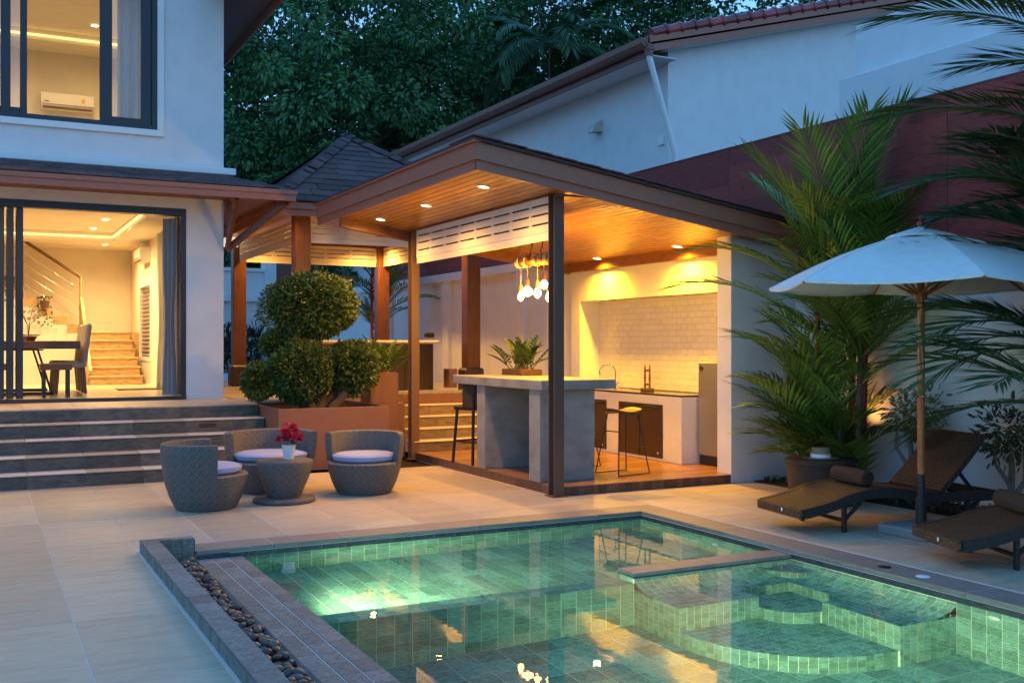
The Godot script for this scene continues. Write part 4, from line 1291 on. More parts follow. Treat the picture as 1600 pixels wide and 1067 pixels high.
	for s in [-1, 1]:
		part(MB.new().lathe([Vector2(0, 0.04), Vector2(0.016, 0.04), Vector2(0.013, 0.12), Vector2(0.018, 0.17), Vector2(0.012, 0.25), Vector2(0.016, 0.29), Vector2(0.004, 0.36)], 8, V(0, 0, s * 0.055)), "upright", M.walnut, rk)
	for y in [0.09, 0.28]: part(MB.new().bx(V(0, y, 0), V(0.03, 0.03, 0.11), Basis(), 0.005), "crosspiece", M.walnut, rk)
	# refrigerator
	var f := thing("refrigerator", "slim grey refrigerator standing between counter and side wall", "refrigerator", "", V(8.21, 0.1, -10.14))
	part(MB.new().bx(V(0.02, 0.70, 0), V(0.30, 1.16, 0.56), Basis(), 0.01), "cabinet", M.fridge, f)
	part(MB.new().bx(V(-0.155, 0.70, 0), V(0.04, 1.16, 0.56), Basis(), 0.012), "door", M.fridge, f)
	part(MB.new().bx(V(0, 0.06, 0), V(0.32, 0.12, 0.54), Basis(), 0.006), "plinth", M.blacksteel, f)
	part(MB.new().lathe([Vector2(0.02, 0.0), Vector2(0.032, 0.0), Vector2(0.032, 0.004), Vector2(0.02, 0.004)], 16, V(-0.176, 1.20, -0.21), Basis(U, Vector3.LEFT, B)).bx(V(-0.178, 1.205, -0.205), V(0.004, 0.014, 0.07)), "emblem", M.blacksteel, f)
	# bar
	var b := thing("bar_counter", "grey cast concrete bar counter on two slab legs", "bar counter")
	part(MB.new().bb(V(5.40, 1.105, -12.05), V(6.36, 1.21, -9.72), 0.006), "bar_top", M.concrete, b)
	part(MB.new().bb(V(5.43, 0.1, -11.40), V(6.12, 1.104, -11.18), 0.006), "slab_leg", M.concrete, b)
	part(MB.new().bb(V(5.42, 0.1, -10.04), V(6.12, 1.104, -9.79), 0.006), "slab_leg", M.concrete, b)
	part(MB.new().bb(V(6.06, 0.1, -11.18), V(6.119, 1.104, -10.04)), "rear_panel", M.concrete, b)
	# stools
	var s0 := stool("wooden saddle stool on black wire legs standing clear of the bar", V(6.66, 0.1, -10.05))
	copy(s0, "wooden saddle stool on black wire legs half hidden behind the bar leg", V(6.56, 0.1, -10.95), 0.1)
	var bc := thing("bar_chair", "black high-backed bar chair at the far end of the bar", "bar chair", "", V(5.62, 0.1, -11.82), 0.2)
	part(MB.new().bx(V(0, 0.70, 0), V(0.42, 0.05, 0.42), Basis(), 0.015), "seat", M.blacksteel, bc)
	part(MB.new().bx(V(0.0, 0.90, 0.21), V(0.42, 0.42, 0.03), Basis(Vector3.RIGHT, 0.12), 0.012).bx(V(-0.2, 0.85, 0.1), V(0.03, 0.30, 0.22), Basis(), 0.01).bx(V(0.2, 0.85, 0.1), V(0.03, 0.30, 0.22), Basis(), 0.01), "backrest", M.brownrail, bc)
	for s in [[-1, -1], [1, -1], [-1, 1], [1, 1]]:
		part(MB.new().bar(V(s[0] * 0.21, 0, s[1] * 0.21), V(s[0] * 0.17, 0.68, s[1] * 0.17), 0.03, 0.03, 0.003), "leg", M.blacksteel, bc)
	part(MB.new().bar(V(-0.195, 0.28, 0.195), V(0.195, 0.28, 0.195), 0.02, 0.02).bar(V(-0.195, 0.28, -0.195), V(0.195, 0.28, -0.195), 0.02, 0.02).bar(V(-0.195, 0.28, -0.195), V(-0.195, 0.28, 0.195), 0.02, 0.02), "footrest", M.blacksteel, bc)
	build_pendant()

func stool(label: String, at: Vector3) -> Node3D:
	var t := thing("bar_stool", label, "stool", "wooden bar stools", at, 0.15)
	var m := MB.new()
	# saddle seat
	var nx := 10
	var nz := 6
	var top := func(i: int, j: int) -> Vector3:
		var u := 2.0 * i / nx - 1.0
		var w := 2.0 * j / nz - 1.0
		return V(u * 0.20 * (1.0 - 0.10 * w * w), 0.735 + 0.030 * u * u - 0.012 * w * w, w * 0.16 * (1.0 - 0.12 * u * u))
	for i in nx:
		for j in nz:
			var a: Vector3 = top.call(i, j)
			var b: Vector3 = top.call(i + 1, j)
			var c: Vector3 = top.call(i + 1, j + 1)
			var d: Vector3 = top.call(i, j + 1)
			m.q(a, b, c, d, Vector3.UP)
			var dn := Vector3.DOWN * 0.035
			m.q(a + dn, b + dn, c + dn, d + dn, Vector3.DOWN)
			if j == 0: m.q(a, b, b + dn, a + dn, Vector3.FORWARD)
			if j == nz - 1: m.q(d, c, c + dn, d + dn, Vector3.BACK)
			if i == 0: m.q(a, d, d + dn, a + dn, Vector3.LEFT)
			if i == nx - 1: m.q(b, c, c + dn, b + dn, Vector3.RIGHT)
	part(m, "seat", M.walnut, t)
	for s in [-1, 1]:
		part(MB.new().tube([V(-0.24, 0.01, s * 0.20), V(-0.14, 0.70, s * 0.10), V(0.14, 0.70, s * 0.10), V(0.24, 0.01, s * 0.20), V(-0.24, 0.01, s * 0.20)], 0.008, 6), "leg_loop", M.blacksteel, t)
	part(MB.new().tube([V(-0.165, 0.5, -0.13), V(-0.165, 0.5, 0.13)], 0.007, 6).tube([V(0.195, 0.3, -0.155), V(0.195, 0.3, 0.155)], 0.007, 6), "footrest", M.blacksteel, t)
	return t

func build_pendant() -> void:
	var p := thing("pendant_lamp", "rope-wrapped log pendant with five bare bulbs hanging over the bar", "pendant lamp", "", V(5.88, 0, 0))
	var y := 2.60
	part(MB.new().tube([V(0, y, -11.22), V(0.01, y + 0.012, -10.9), V(-0.01, y - 0.006, -10.5), V(0.0, y + 0.01, -10.16)], [0.05, 0.06, 0.065, 0.052], 10), "log", M.teak, p)
	var zs := [-11.10, -10.93, -10.68, -10.52, -10.40]
	var bs := [2.12, 2.17, 2.14, 2.24, 2.08]
	var rs := [0.034, 0.066, 0.040, 0.047, 0.034]
	var hs := [0.12, 0.13, 0.13, 0.11, 0.13]
	for i in 5:
		var z: float = zs[i]
		var coil := []
		for q in 40:
			var a := q * 0.6
			coil.append(V(cos(a) * 0.072, y + sin(a) * 0.072, z - 0.04 + 0.08 * q / 40.0))
		part(MB.new().tube(coil, 0.007, 5), "rope_wrap", M.rope, p)
		var top: float = bs[i] + hs[i]
		part(MB.new().tube([V(0.0, y - 0.06, z), V(0, top + 0.08, z)], 0.0035, 6), "cord", M.rope, p)
		part(MB.new().lathe([Vector2(0.0, 0.09), Vector2(0.018, 0.085), Vector2(0.024, 0.05), Vector2(0.022, 0.0), Vector2(0.0, 0.0)], 12, V(0, top, z)), "socket", M.teak, p)
		var r: float = rs[i]
		var prof := []
		for q in 9:
			var t := q / 8.0
			prof.append(Vector2(maxf(0.0005, r * sin(PI * pow(t, 0.8)) * 0.98 + 0.014 * t), bs[i] + hs[i] * t))
		part(MB.new().lathe(prof, 14, V(0, 0, z)), "bulb", M.bulbglow, p)
		omni(V(5.88, bs[i] + hs[i] * 0.45, z), 0.8, V(1.0, 0.48, 0.035), 0.03)
	for z in [-11.12, -10.30]:
		part(MB.new().tube([V(0, y + 0.05, z), V(0.0, cy_at(5.88) - 0.01, z)], 0.012, 6), "rope", M.rope, p)
	for z in [-10.88, -10.62]:
		part(MB.new().tube([V(0, y + 0.05, z), V(0.03, y + 0.2, z + 0.02), V(0.0, cy_at(5.88) - 0.01, z)], 0.007, 5), "chain", M.blacksteel, p)

func build_gazebo() -> void:
	var g := thing("gazebo", "timber gazebo with hipped shingle roof and white louvred valances over the hot tub", "gazebo")
	var xa := 4.42
	var xb := 7.30
	var za := -19.8
	var zb := -15.55
	var y0 := 0.81
	for p in [[xa, za], [xa, zb], [xb, za], [xb, zb]]:
		var post := part(MB.new().bb(V(p[0] - 0.12, y0 + 0.4, p[1] - 0.12), V(p[0] + 0.12, 3.6, p[1] + 0.12), 0.01), "post", M.postwood, g)
		part(MB.new().bb(V(p[0] - 0.17, y0, p[1] - 0.17), V(p[0] + 0.17, y0 + 0.4, p[1] + 0.17), 0.03), "boot", M.cabinet, post)
	for e in [[xa, za, xa, zb], [xa, za, xb, za], [xb, za, xb, zb], [xa, zb, xb, zb]]:
		var a := V(e[0], 3.54, e[1])
		var b := V(e[2], 3.54, e[3])
		var d := (b - a).normalized() * 0.13
		valance(g, a + d, b - d, 5, 0.80)
	# ceiling boards and eave soffit
	var ex0 := xa - 0.52
	var ex1 := xb + 0.52
	var ez0 := za - 0.55
	var ez1 := zb + 0.55
	var ce := part(MB.new().bb(V(ex0 + 0.02, 3.625, ez0 + 0.02), V(ex1 - 0.02, 3.65, ez1 - 0.02)), "ceiling", M.beamwood, g)
	field(ce, "board", V(ex0 + 0.03, 3.625, ez0 + 0.03), Vector3.BACK, Vector3.RIGHT, Vector3.DOWN, ez1 - ez0 - 0.06, ex1 - ex0 - 0.06, 2.7, 0.12, 0.004, 0.014, M.ceilwood, 0.5)
	for s in [[3.50, 3.60, 0.0], [3.60, 3.70, 0.04]]:
		var o: float = s[2]
		part(MB.new().bb(V(ex0 - o, s[0], ez1 - 0.03 + o), V(ex1 + o, s[1], ez1 + o), 0.003).bb(V(ex0 - o, s[0], ez0 - o), V(ex1 + o, s[1], ez0 + 0.03 - o), 0.003).bb(V(ex0 - o, s[0], ez0 + 0.03 - o), V(ex0 + 0.03 - o, s[1], ez1 - 0.03 + o), 0.003).bb(V(ex1 - 0.03 + o, s[0], ez0 + 0.03 - o), V(ex1 + o, s[1], ez1 - 0.03 + o), 0.003), "fascia", M.fascia, g)
	# hipped roof: deck and shingles in courses
	var apex := V((ex0 + ex1) / 2, 5.28, (ez0 + ez1) / 2)
	var cs := [V(ex0 - 0.07, 3.71, ez1 + 0.07), V(ex1 + 0.07, 3.71, ez1 + 0.07), V(ex1 + 0.07, 3.71, ez0 - 0.07), V(ex0 - 0.07, 3.71, ez0 - 0.07)]
	var rf := MB.new()
	for i in 4: rf.tri(cs[i], cs[(i + 1) % 4], apex, ((cs[i] + cs[(i + 1) % 4]) / 2 - apex) * V(1, 0, 1) + Vector3.UP)
	rf.q(cs[0], cs[1], cs[2], cs[3], Vector3.DOWN)
	var roof := part(rf, "roof", M.shingle[0], g)
	for f in [0, 3, 1]:
		var a: Vector3 = cs[f]
		var b: Vector3 = cs[(f + 1) % 4]
		var mid := (a + b) / 2
		var rise := apex - mid
		var len := a.distance_to(b)
		var d := (b - a) / len
		var nrm := d.cross(rise).normalized()
		if nrm.y < 0: nrm = -nrm
		var rows := 13
		var upd := rise.normalized()
		var bas := Basis(d, nrm, d.cross(nrm))
		for r in rows:
			var t := (r + 0.5) / rows
			var w := len * (1.0 - (r + 1.0) / rows)
			if w < 0.12: continue
			var n := maxi(1, int(round(w / 0.34)))
			for i in n:
				var u := -w / 2 + w * (i + 0.5) / n
				var jit := rng.randf_range(-0.004, 0.004)
				piece(roof, "shingle", bm(V(snappedf(w / n, 0.02) - 0.008, 0.012, snappedf(rise.length() / rows * 1.12, 0.01))), M.shingle[rng.randi() % 4], Transform3D(bas * Basis(Vector3.RIGHT, 0.045 * signf(bas.z.dot(upd))), mid + rise * t + d * u + nrm * (0.014 + jit)))
	# hip caps
	for i in [0, 1, 3]:
		var a: Vector3 = cs[i]
		for r in 17:
			var p0 := a.lerp(apex, r / 17.0)
			var p1 := a.lerp(apex, (r + 1.2) / 17.0)
			var bb := slope(p0, p1)
			for s in [-1, 1]:
				piece(roof, "hip_cap", bm(V(0.16, 0.014, 0.31)), M.shingle[rng.randi() % 4], Transform3D(bb * Basis(Vector3.BACK, s * 0.42), (p0 + p1) / 2 + Vector3.UP * 0.035 + bb.x * -s * 0.07))
	for p in [[V(4.75, 3.61, -16.1), 3.5], [V(6.95, 3.61, -16.1), 9.0], [V(4.8, 3.61, -19.2), 3.5], [V(6.9, 3.61, -19.2), 9.0], [V(4.02, 3.61, -15.15), 1.4]]:
		downlight(g, p[0], p[1], Basis(), 0.05, WARM, 80.0)
	var ln := thing("wall_lantern", "small white drum lamp under the gazebo eave by the lawn", "lamp", "", V(4.2, 3.42, -19.5))
	part(MB.new().lathe([Vector2(0, 0), Vector2(0.14, 0), Vector2(0.14, 0.17), Vector2(0, 0.17)], 16), "drum", M.lanternglow, ln)
	part(MB.new().bb(V(-0.05, 0.171, -0.05), V(0.05, 0.20, 0.05)), "bracket", M.white, ln)
	# hot tub
	var tub := thing("hot_tub", "dark panelled hot tub with pale rim under the gazebo", "hot tub", "", V(6.0, 0.81, -17.6))
	var w := 1.08
	for s in [[0, 1], [0, -1], [1, 0], [-1, 0]]:
		var n := V(s[0], 0, s[1])
		var d := Vector3.UP.cross(n)
		for i in 4:
			var c := n * (w - 0.045) + d * ((i - 1.5) * w * 0.48) + Vector3.UP * 0.40
			piece(tub, "panel", bm(V(w * 0.475, 0.80, 0.04), 0.006), M.cabinet, Transform3D(Basis(d, Vector3.UP, d.cross(Vector3.UP)) * Basis(Vector3.RIGHT, 0.0), c))
	part(MB.new().bb(V(-w - 0.06, 0.802, -w - 0.06), V(w + 0.06, 0.86, -w + 0.22), 0.03).bb(V(-w - 0.06, 0.802, w - 0.22), V(w + 0.06, 0.86, w + 0.06), 0.03).bb(V(-w - 0.06, 0.802, -w + 0.221), V(-w + 0.22, 0.86, w - 0.221), 0.03).bb(V(w - 0.22, 0.802, -w + 0.221), V(w + 0.06, 0.86, w - 0.221), 0.03), "rim", M.nosing, tub)
	part(MB.new().bb(V(-w + 0.2, 0.74, -w + 0.2), V(w - 0.2, 0.76, w - 0.2)), "tub_water", M.navy, tub)
	part(MB.new().bx(V(w - 0.08, 0.95, w - 0.1), V(0.16, 0.1, 0.12), Basis(), 0.02), "headrest", M.blacksteel, tub)
	var bin := thing("waste_bin", "ribbed copper waste bin on the terrace behind the bar", "bin", "", V(7.75, 0.81, -17.4))
	var prof := []
	for i in 24: prof.append(Vector2(0.125 + 0.005 * (i % 2), 0.34 * i / 23.0))
	part(MB.new().lathe(prof, 20), "shell", M.copper, bin)
	part(MB.new().lathe([Vector2(0, 0.30), Vector2(0.125, 0.30)], 20), "inside", M.blacksteel, bin)

func build_boundary() -> void:
	var w := thing("boundary_wall", "long white rendered garden wall behind the palms and loungers", "wall")
	part(MB.new().bb(V(8.70, -0.03, -9.42), V(8.90, 2.25, 4.0)).bb(V(8.70, -0.03, -30), V(8.90, 2.90, -9.42)), "wall", M.plaster, w)
	part(MB.new().bb(V(8.60, 2.90, -30), V(8.95, 3.06, -13.0), 0.01), "coping", M.plaster, w)
	for z in [-16.3, -19.6, -23.0]:
		part(MB.new().bb(V(8.61, 0.7, z - 0.15), V(8.702, 2.898, z + 0.15), 0.006), "pilaster", M.plaster, w)
	var f := thing("red_fence", "dark red boarded fence standing on top of the garden wall", "fence")
	for i in 10:
		var z0 := -24.42 + i * 3.43
		for p in 8:
			piece(f, "plank", bm(V(0.03, 0.2387, 3.424), 0.0008), M.redboard[rng.randi() % 4], Transform3D(Basis(), V(8.775 + rng.randf_range(-0.0006, 0.0006), 2.37 + p * 0.2395, z0 + 1.715)))
		part(MB.new().bb(V(8.792, 2.25, z0 - 0.03), V(8.86, 4.16, z0 + 0.03)), "post", M.steel, f)
	part(MB.new().bb(V(8.752, 4.165, -24.4), V(8.80, 4.18, 9.8)), "capping", M.steel, f)
	# garden bed
	setting("garden_bed", MB.new().bb(V(8.055, -0.05, -9.39), V(8.70, 0.012, 3.0)), M.soil)
	# far end of the garden: lawn, planter hedge, white walls
	setting("lawn", MB.new().bb(V(-2.0, 0.4, -44.0), V(8.6, 0.80, -30.0)).bb(V(3.4, 0.4, -29.9), V(4.2, 0.812, -21.5)), M.lawn)
	var fw := thing("far_garden_wall", "pale far garden wall with mouldings seen beside the house", "wall")
	part(MB.new().bb(V(-4.0, 0.8, -31.0), V(7.6, 3.75, -30.7)), "wall", M.plaster, fw)
	part(MB.new().bb(V(-4.0, 3.75, -31.05), V(7.6, 3.85, -30.62), 0.01).bb(V(-4.0, 2.86, -30.7), V(7.6, 3.04, -30.58), 0.01), "moulding", M.plaster, fw)
	part(MB.new().bb(V(7.6, 0.8, -31.1), V(7.95, 4.10, -30.6), 0.01), "pillar", M.plaster, fw)
	var bw := single(MB.new().bb(V(7.96, 0.8, -31.0), V(8.7, 4.05, -30.7)), "brown_wall", M.soffit, "dull purple brown wall end behind the gazebo", "wall")
	# neighbour's house
	var h := thing("neighbour_house", "large white neighbouring house with brown gutter and maroon verge tiles", "house")
	part(MB.new().bb(V(10.4, 0.0, -34.0), V(10.65, 6.65, -14.3)), "side_wall", M.plaster, h)
	part(MB.new().prism(PackedVector2Array([Vector2(10.65, 0), Vector2(19, 0), Vector2(19, 8.92), Vector2(10.65, 6.70)]), V(0, 0, -14.55), Basis(), 0.25), "gable_wall", M.plaster, h)
	var ry := func(x: float) -> float: return 6.62 + 0.267 * (x - 9.8)
	part(MB.new().prism(PackedVector2Array([Vector2(9.75, ry.call(9.75) - 0.10), Vector2(19, ry.call(19) - 0.10), Vector2(19, ry.call(19) + 0.04), Vector2(9.75, ry.call(9.75) + 0.04)]), V(0, 0, -34.0), Basis(), 20.0), "roof_deck", M.clay[0], h)
	part(MB.new().prism(PackedVector2Array([Vector2(10.2, ry.call(10.2) - 0.22), Vector2(19, ry.call(19) - 0.22), Vector2(19, ry.call(19) - 0.20), Vector2(10.2, ry.call(10.2) - 0.20)]), V(0, 0, -14.3), Basis(), 0.27), "gable_soffit", M.plaster, h)
	part(MB.new().bb(V(9.85, 6.36, -34.0), V(10.4, 6.38, -14.05)), "eave_soffit", M.plaster, h)
	for s in [[-0.22, -0.06, 0.0], [-0.07, 0.05, 0.03]]:
		part(MB.new().prism(PackedVector2Array([Vector2(9.80, ry.call(9.80) + s[0]), Vector2(19, ry.call(19) + s[0]), Vector2(19, ry.call(19) + s[1]), Vector2(9.80, ry.call(9.80) + s[1])]), V(0, 0, -14.03 + s[2]), Basis(), 0.03), "verge_board", M.fascia, h)
	part(MB.new().bb(V(9.82, 6.35, -34.0), V(9.86, 6.55, -14.04), 0.003), "eave_fascia", M.soffit, h)
	# gutter with a rounded front
	var gp := PackedVector2Array([Vector2(9.82, 6.62), Vector2(9.82, 6.48), Vector2(9.76, 6.45), Vector2(9.69, 6.47), Vector2(9.65, 6.53), Vector2(9.64, 6.62), Vector2(9.66, 6.62), Vector2(9.68, 6.55), Vector2(9.76, 6.50), Vector2(9.80, 6.52), Vector2(9.80, 6.62)])
	part(MB.new().prism(gp, V(0, 0, -34.0), Basis(), 20.02), "gutter", M.corten, h)
	for i in 22:
		var x := 9.86 + i * 0.295
		var e := x + 0.305
		part(MB.new().tube([V(x, ry.call(x) + 0.085, -14.03), V(e - 0.05, ry.call(e - 0.05) + 0.10, -14.03), V(e - 0.045, ry.call(e - 0.045) + 0.10, -14.03), V(e, ry.call(e) + 0.10, -14.03)], [0.082, 0.09, 0.108, 0.108], 12), "verge_tile", M.clay[rng.randi() % 3], h)
	# downpipe
	part(MB.new().tube([V(9.80, 6.47, -14.0), V(9.80, 6.34, -14.0), V(9.84, 6.26, -14.02), V(10.45, 4.80, -14.17), V(10.45, 4.2, -14.22)], 0.052, 10), "downpipe", M.white, h)
	part(MB.new().lathe([Vector2(0.06, 0), Vector2(0.068, 0), Vector2(0.068, 0.09), Vector2(0.06, 0.09)], 12, V(9.80, 6.33, -14.0)).bb(V(9.73, 6.42, -14.07), V(9.87, 6.52, -13.93), 0.01), "pipe_collar", M.corten, h)
	part(MB.new().bb(V(10.36, 5.0, -14.55), V(10.399, 5.16, -14.4), 0.004), "junction_box", M.white, h)
	var hood := part(MB.new().prism(PackedVector2Array([Vector2(0, 0), Vector2(0.22, -0.02), Vector2(0.2, 0.06), Vector2(0.14, 0.14), Vector2(0.06, 0.2), Vector2(0, 0.22)]), V(10.4, 5.58, -16.35), Basis(Vector3.LEFT, Vector3.UP, Vector3.FORWARD), 0.22), "vent_hood", M.nosing, h)
	# stepped white parapet in front of the gable
	var p := thing("parapet_block", "bright stepped white parapet rising behind the red fence", "parapet")
	part(MB.new().bb(V(10.2, 0.0, -10.2), V(10.5, 5.12, 3.0), 0.01), "lower_wall", M.plaster, p)
	wall_zy(p)

func wall_zy(p: Node3D) -> void:
	part(MB.new().bb(V(10.505, 0.0, -10.2), V(10.75, 5.88, 3.0), 0.01), "upper_wall", M.plaster, p)

func leaf_mesh(w: float, l: float, fold := 0.15) -> ArrayMesh:
	var m := MB.new()
	var t := V(0, 0, l)
	for s in [-1.0, 1.0]:
		var p1 := V(s * w * 0.46, fold * w, l * 0.30)
		var p2 := V(s * w * 0.40, fold * w, l * 0.68)
		m.tri(Vector3.ZERO, p1, p2, Vector3.UP)
		m.tri(Vector3.ZERO, p2, t, Vector3.UP)
	return m.mesh()

func scatter(parent: Node3D, called: String, mesh: Mesh, xf: Array, cols: Array, m: Material = null, extra: MB = null) -> MeshInstance3D:
	# every leaf real geometry, all of a crown in one mesh
	var src := mesh.surface_get_arrays(0)
	var sv: PackedVector3Array = src[Mesh.ARRAY_VERTEX]
	var sn: PackedVector3Array = src[Mesh.ARRAY_NORMAL]
	var k := sv.size()
	var v := PackedVector3Array()
	var n := PackedVector3Array()
	var c := PackedColorArray()
	v.resize(xf.size() * k)
	n.resize(xf.size() * k)
	c.resize(xf.size() * k)
	var w := 0
	for i in xf.size():
		var t: Transform3D = xf[i]
		var nb := t.basis.orthonormalized()
		var cl: Color = cols[i]
		for j in k:
			v[w] = t * sv[j]
			n[w] = nb * sn[j]
			c[w] = cl
			w += 1
	if extra:
		v.append_array(extra.v); n.append_array(extra.n); c.append_array(extra.c)
	var a := []
	a.resize(Mesh.ARRAY_MAX)
	a[Mesh.ARRAY_VERTEX] = v
	a[Mesh.ARRAY_NORMAL] = n
	a[Mesh.ARRAY_COLOR] = c
	var am := ArrayMesh.new()
	am.add_surface_from_arrays(Mesh.PRIMITIVE_TRIANGLES, a)
	var o := MeshInstance3D.new()
	o.name = called
	o.mesh = am
	o.set_surface_override_material(0, m if m else M.leaf)
	parent.add_child(o, true)
	return o

func look(dir: Vector3, roll := 0.0) -> Basis:
	var z := dir.normalized()
	var u := Vector3.UP if absf(z.y) < 0.95 else Vector3.RIGHT
	var x := u.cross(z).normalized()
	return Basis(x, z.cross(x), z) * Basis(Vector3.BACK, roll)

# leaves over an ellipsoid shell
func pad(xf: Array, cols: Array, c: Vector3, r: Vector3, n: int, size: float, base: Color, droop: float, shell := 0.82, loose := 0.8) -> void:
	for i in n:
		var d := V(rng.randfn(), rng.randfn(), rng.randfn()).normalized()
		var lump := 1.0 + 0.05 * sin(d.x * 7.0 + c.x * 9.0) * sin(d.y * 6.0 + c.y * 5.0) + 0.04 * sin(d.z * 9.0 + c.z * 3.0)
		var p := c + d * r * rng.randf_range(shell, 1.03) * lump * (1.0 + (0.12 * rng.randf() if i % 37 == 0 else 0.0))
		var o := (d + V(rng.randf_range(-loose, loose), rng.randf_range(-loose, loose) * 0.7 - droop, rng.randf_range(-loose, loose))).normalized()
		xf.append(Transform3D(look(o, rng.randf_range(-1.2, 1.2)).scaled_local(Vector3.ONE * size * rng.randf_range(0.7, 1.25)), p))
		var k := rng.randf_range(0.62, 1.35)
		cols.append(Color(base.r * k * rng.randf_range(0.85, 1.2), base.g * k, base.b * k * rng.randf_range(0.8, 1.15)))

func tree(label: String, at: Vector3, height: float, radius: float, clumps: int, per: int, leaf: float, base: Color, seed_: int, trunk_h: float) -> void:
	rng.seed = seed_
	var t := thing("broadleaf_tree", label, "tree", "trees behind the houses", at)
	var top := V(rng.randf_range(-0.4, 0.4), trunk_h, rng.randf_range(-0.4, 0.4))
	part(MB.new().tube([Vector3.ZERO, top * 0.5 + V(0.15, 0, 0), top], [0.26, 0.2, 0.16], 9), "trunk", M.bark, t)
	var xf := []
	var cols := []
	var limbs := MB.new()
	var cc := V(0, (trunk_h * 0.55 + height) * 0.5, 0)
	for i in clumps:
		var d := V(rng.randfn(), rng.randfn() * 0.8, rng.randfn()).normalized()
		var q := cc + d * V(radius, (height - trunk_h * 0.55) * 0.52, radius) * pow(rng.randf(), 0.38)
		var cr := rng.randf_range(0.5, 1.0) * radius * 0.19
		pad(xf, cols, q, V(cr, cr * 0.72, cr), per, leaf, base * rng.randf_range(0.7, 1.25), 0.6, 0.6, 0.5)
		if i % 16 == 0:
			var mid := top.lerp(q, 0.5) + V(0, -0.3, 0)
			limbs.tube([top + V(0, -0.3, 0), mid, q], [0.09, 0.06, 0.02], 6, false)
	part(limbs, "limbs", M.bark, t)
	scatter(t, "crown", leaf_mesh(0.62, 1.0), xf, cols)

# pinnate leaf: stalk and rows of narrow leaflets
func frond(m: MB, base: Vector3, az: float, elev: float, length: float, droop: float, pairs: int, ll: float, lw: float, c: Color, vee := 0.5, a0 := 1.15, a1 := 0.45, sag := 0.15, start := 0.18) -> void:
	var pts := []
	var p := base
	var e := elev
	var seg := 8
	for i in seg + 1:
		pts.append(p)
		var d := V(cos(e) * cos(az), sin(e), cos(e) * sin(az))
		p += d * length / seg
		e -= droop / seg * (0.5 + 1.0 * i / seg)
	m.col = Color(c.r * 1.3, c.g * 1.0, c.b)
	var rad := []
	for i in seg + 1: rad.append(lerpf(0.014, 0.003, float(i) / seg) * clampf(length, 0.4, 1.4))
	m.tube(pts, rad, 5, false)
	for i in pairs:
		var t := lerpf(start, 0.99, (i + 0.5) / pairs)
		var f := t * seg
		var k := mini(int(f), seg - 1)
		var o: Vector3 = pts[k].lerp(pts[k + 1], f - k)
		var fw: Vector3 = (pts[k + 1] - pts[k]).normalized()
		var side := fw.cross(Vector3.UP).normalized()
		if side.length() < 0.1: side = Vector3.RIGHT
		var up := side.cross(fw).normalized()
		var taper := sin(PI * clampf(0.15 + 0.8 * (t - start) / (1.0 - start), 0.0, 1.0))
		for s in [-1.0, 1.0]:
			var ang := lerpf(a0, a1, t) + rng.randf_range(-0.05, 0.05)
			var d: Vector3 = (fw * cos(ang) + (side * s * cos(vee) + up * sin(vee)) * sin(ang)).normalized()
			var L := ll * (0.45 + 0.55 * taper) * rng.randf_range(0.9, 1.08)
			var w := lw * (0.6 + 0.4 * taper)
			var k2 := rng.randf_range(0.75, 1.25)
			m.col = Color(c.r * k2 * rng.randf_range(0.85, 1.25), c.g * k2, c.b * k2)
			var nn := d.cross(fw).normalized()
			if nn.y < 0: nn = -nn
			var wd := nn.cross(d).normalized() * w * 0.5
			var q1 := o + d * L * 0.45 + Vector3.DOWN * L * 0.02
			var q2 := o + d * L + Vector3.DOWN * L * sag * rng.randf_range(0.5, 1.5)
			var ridge := nn * w * 0.18
			m.tri(o, q1 - wd + ridge, q1, nn)
			m.tri(o, q1, q1 + wd + ridge, nn)
			m.tri(q1 - wd + ridge, q1, q2, nn)
			m.tri(q1, q1 + wd + ridge, q2, nn)

func palm(label: String, at: Vector3, seed_: int, stems: Array, fr: Array, stem_mat: Material, called := "clumping_palm") -> Node3D:
	rng.seed = seed_
	var t := thing(called, label, "palm", "garden palms", at)
	for s in stems:
		if s[2] < 0.45: continue
		part(MB.new().tube([V(s[0], 0, s[1]), V(s[0] * 1.05, s[2] * 0.5, s[1] * 1.05), V(s[0] * 1.15, s[2], s[1] * 1.15)], [0.042, 0.034, 0.026], 8), "stem", stem_mat if s[2] > 1.8 else M.bark, t)
	for f in fr:
		var m := MB.new()
		m.colored = true
		frond(m, f[0], f[1], f[2], f[3], f[4], f[5], f[6], f[7], f[8], f[9], f[10] if f.size() > 10 else 1.15, f[11] if f.size() > 10 else 0.45, f[12] if f.size() > 10 else 0.15)
		part(m, "frond", M.leaf, t)
	return t

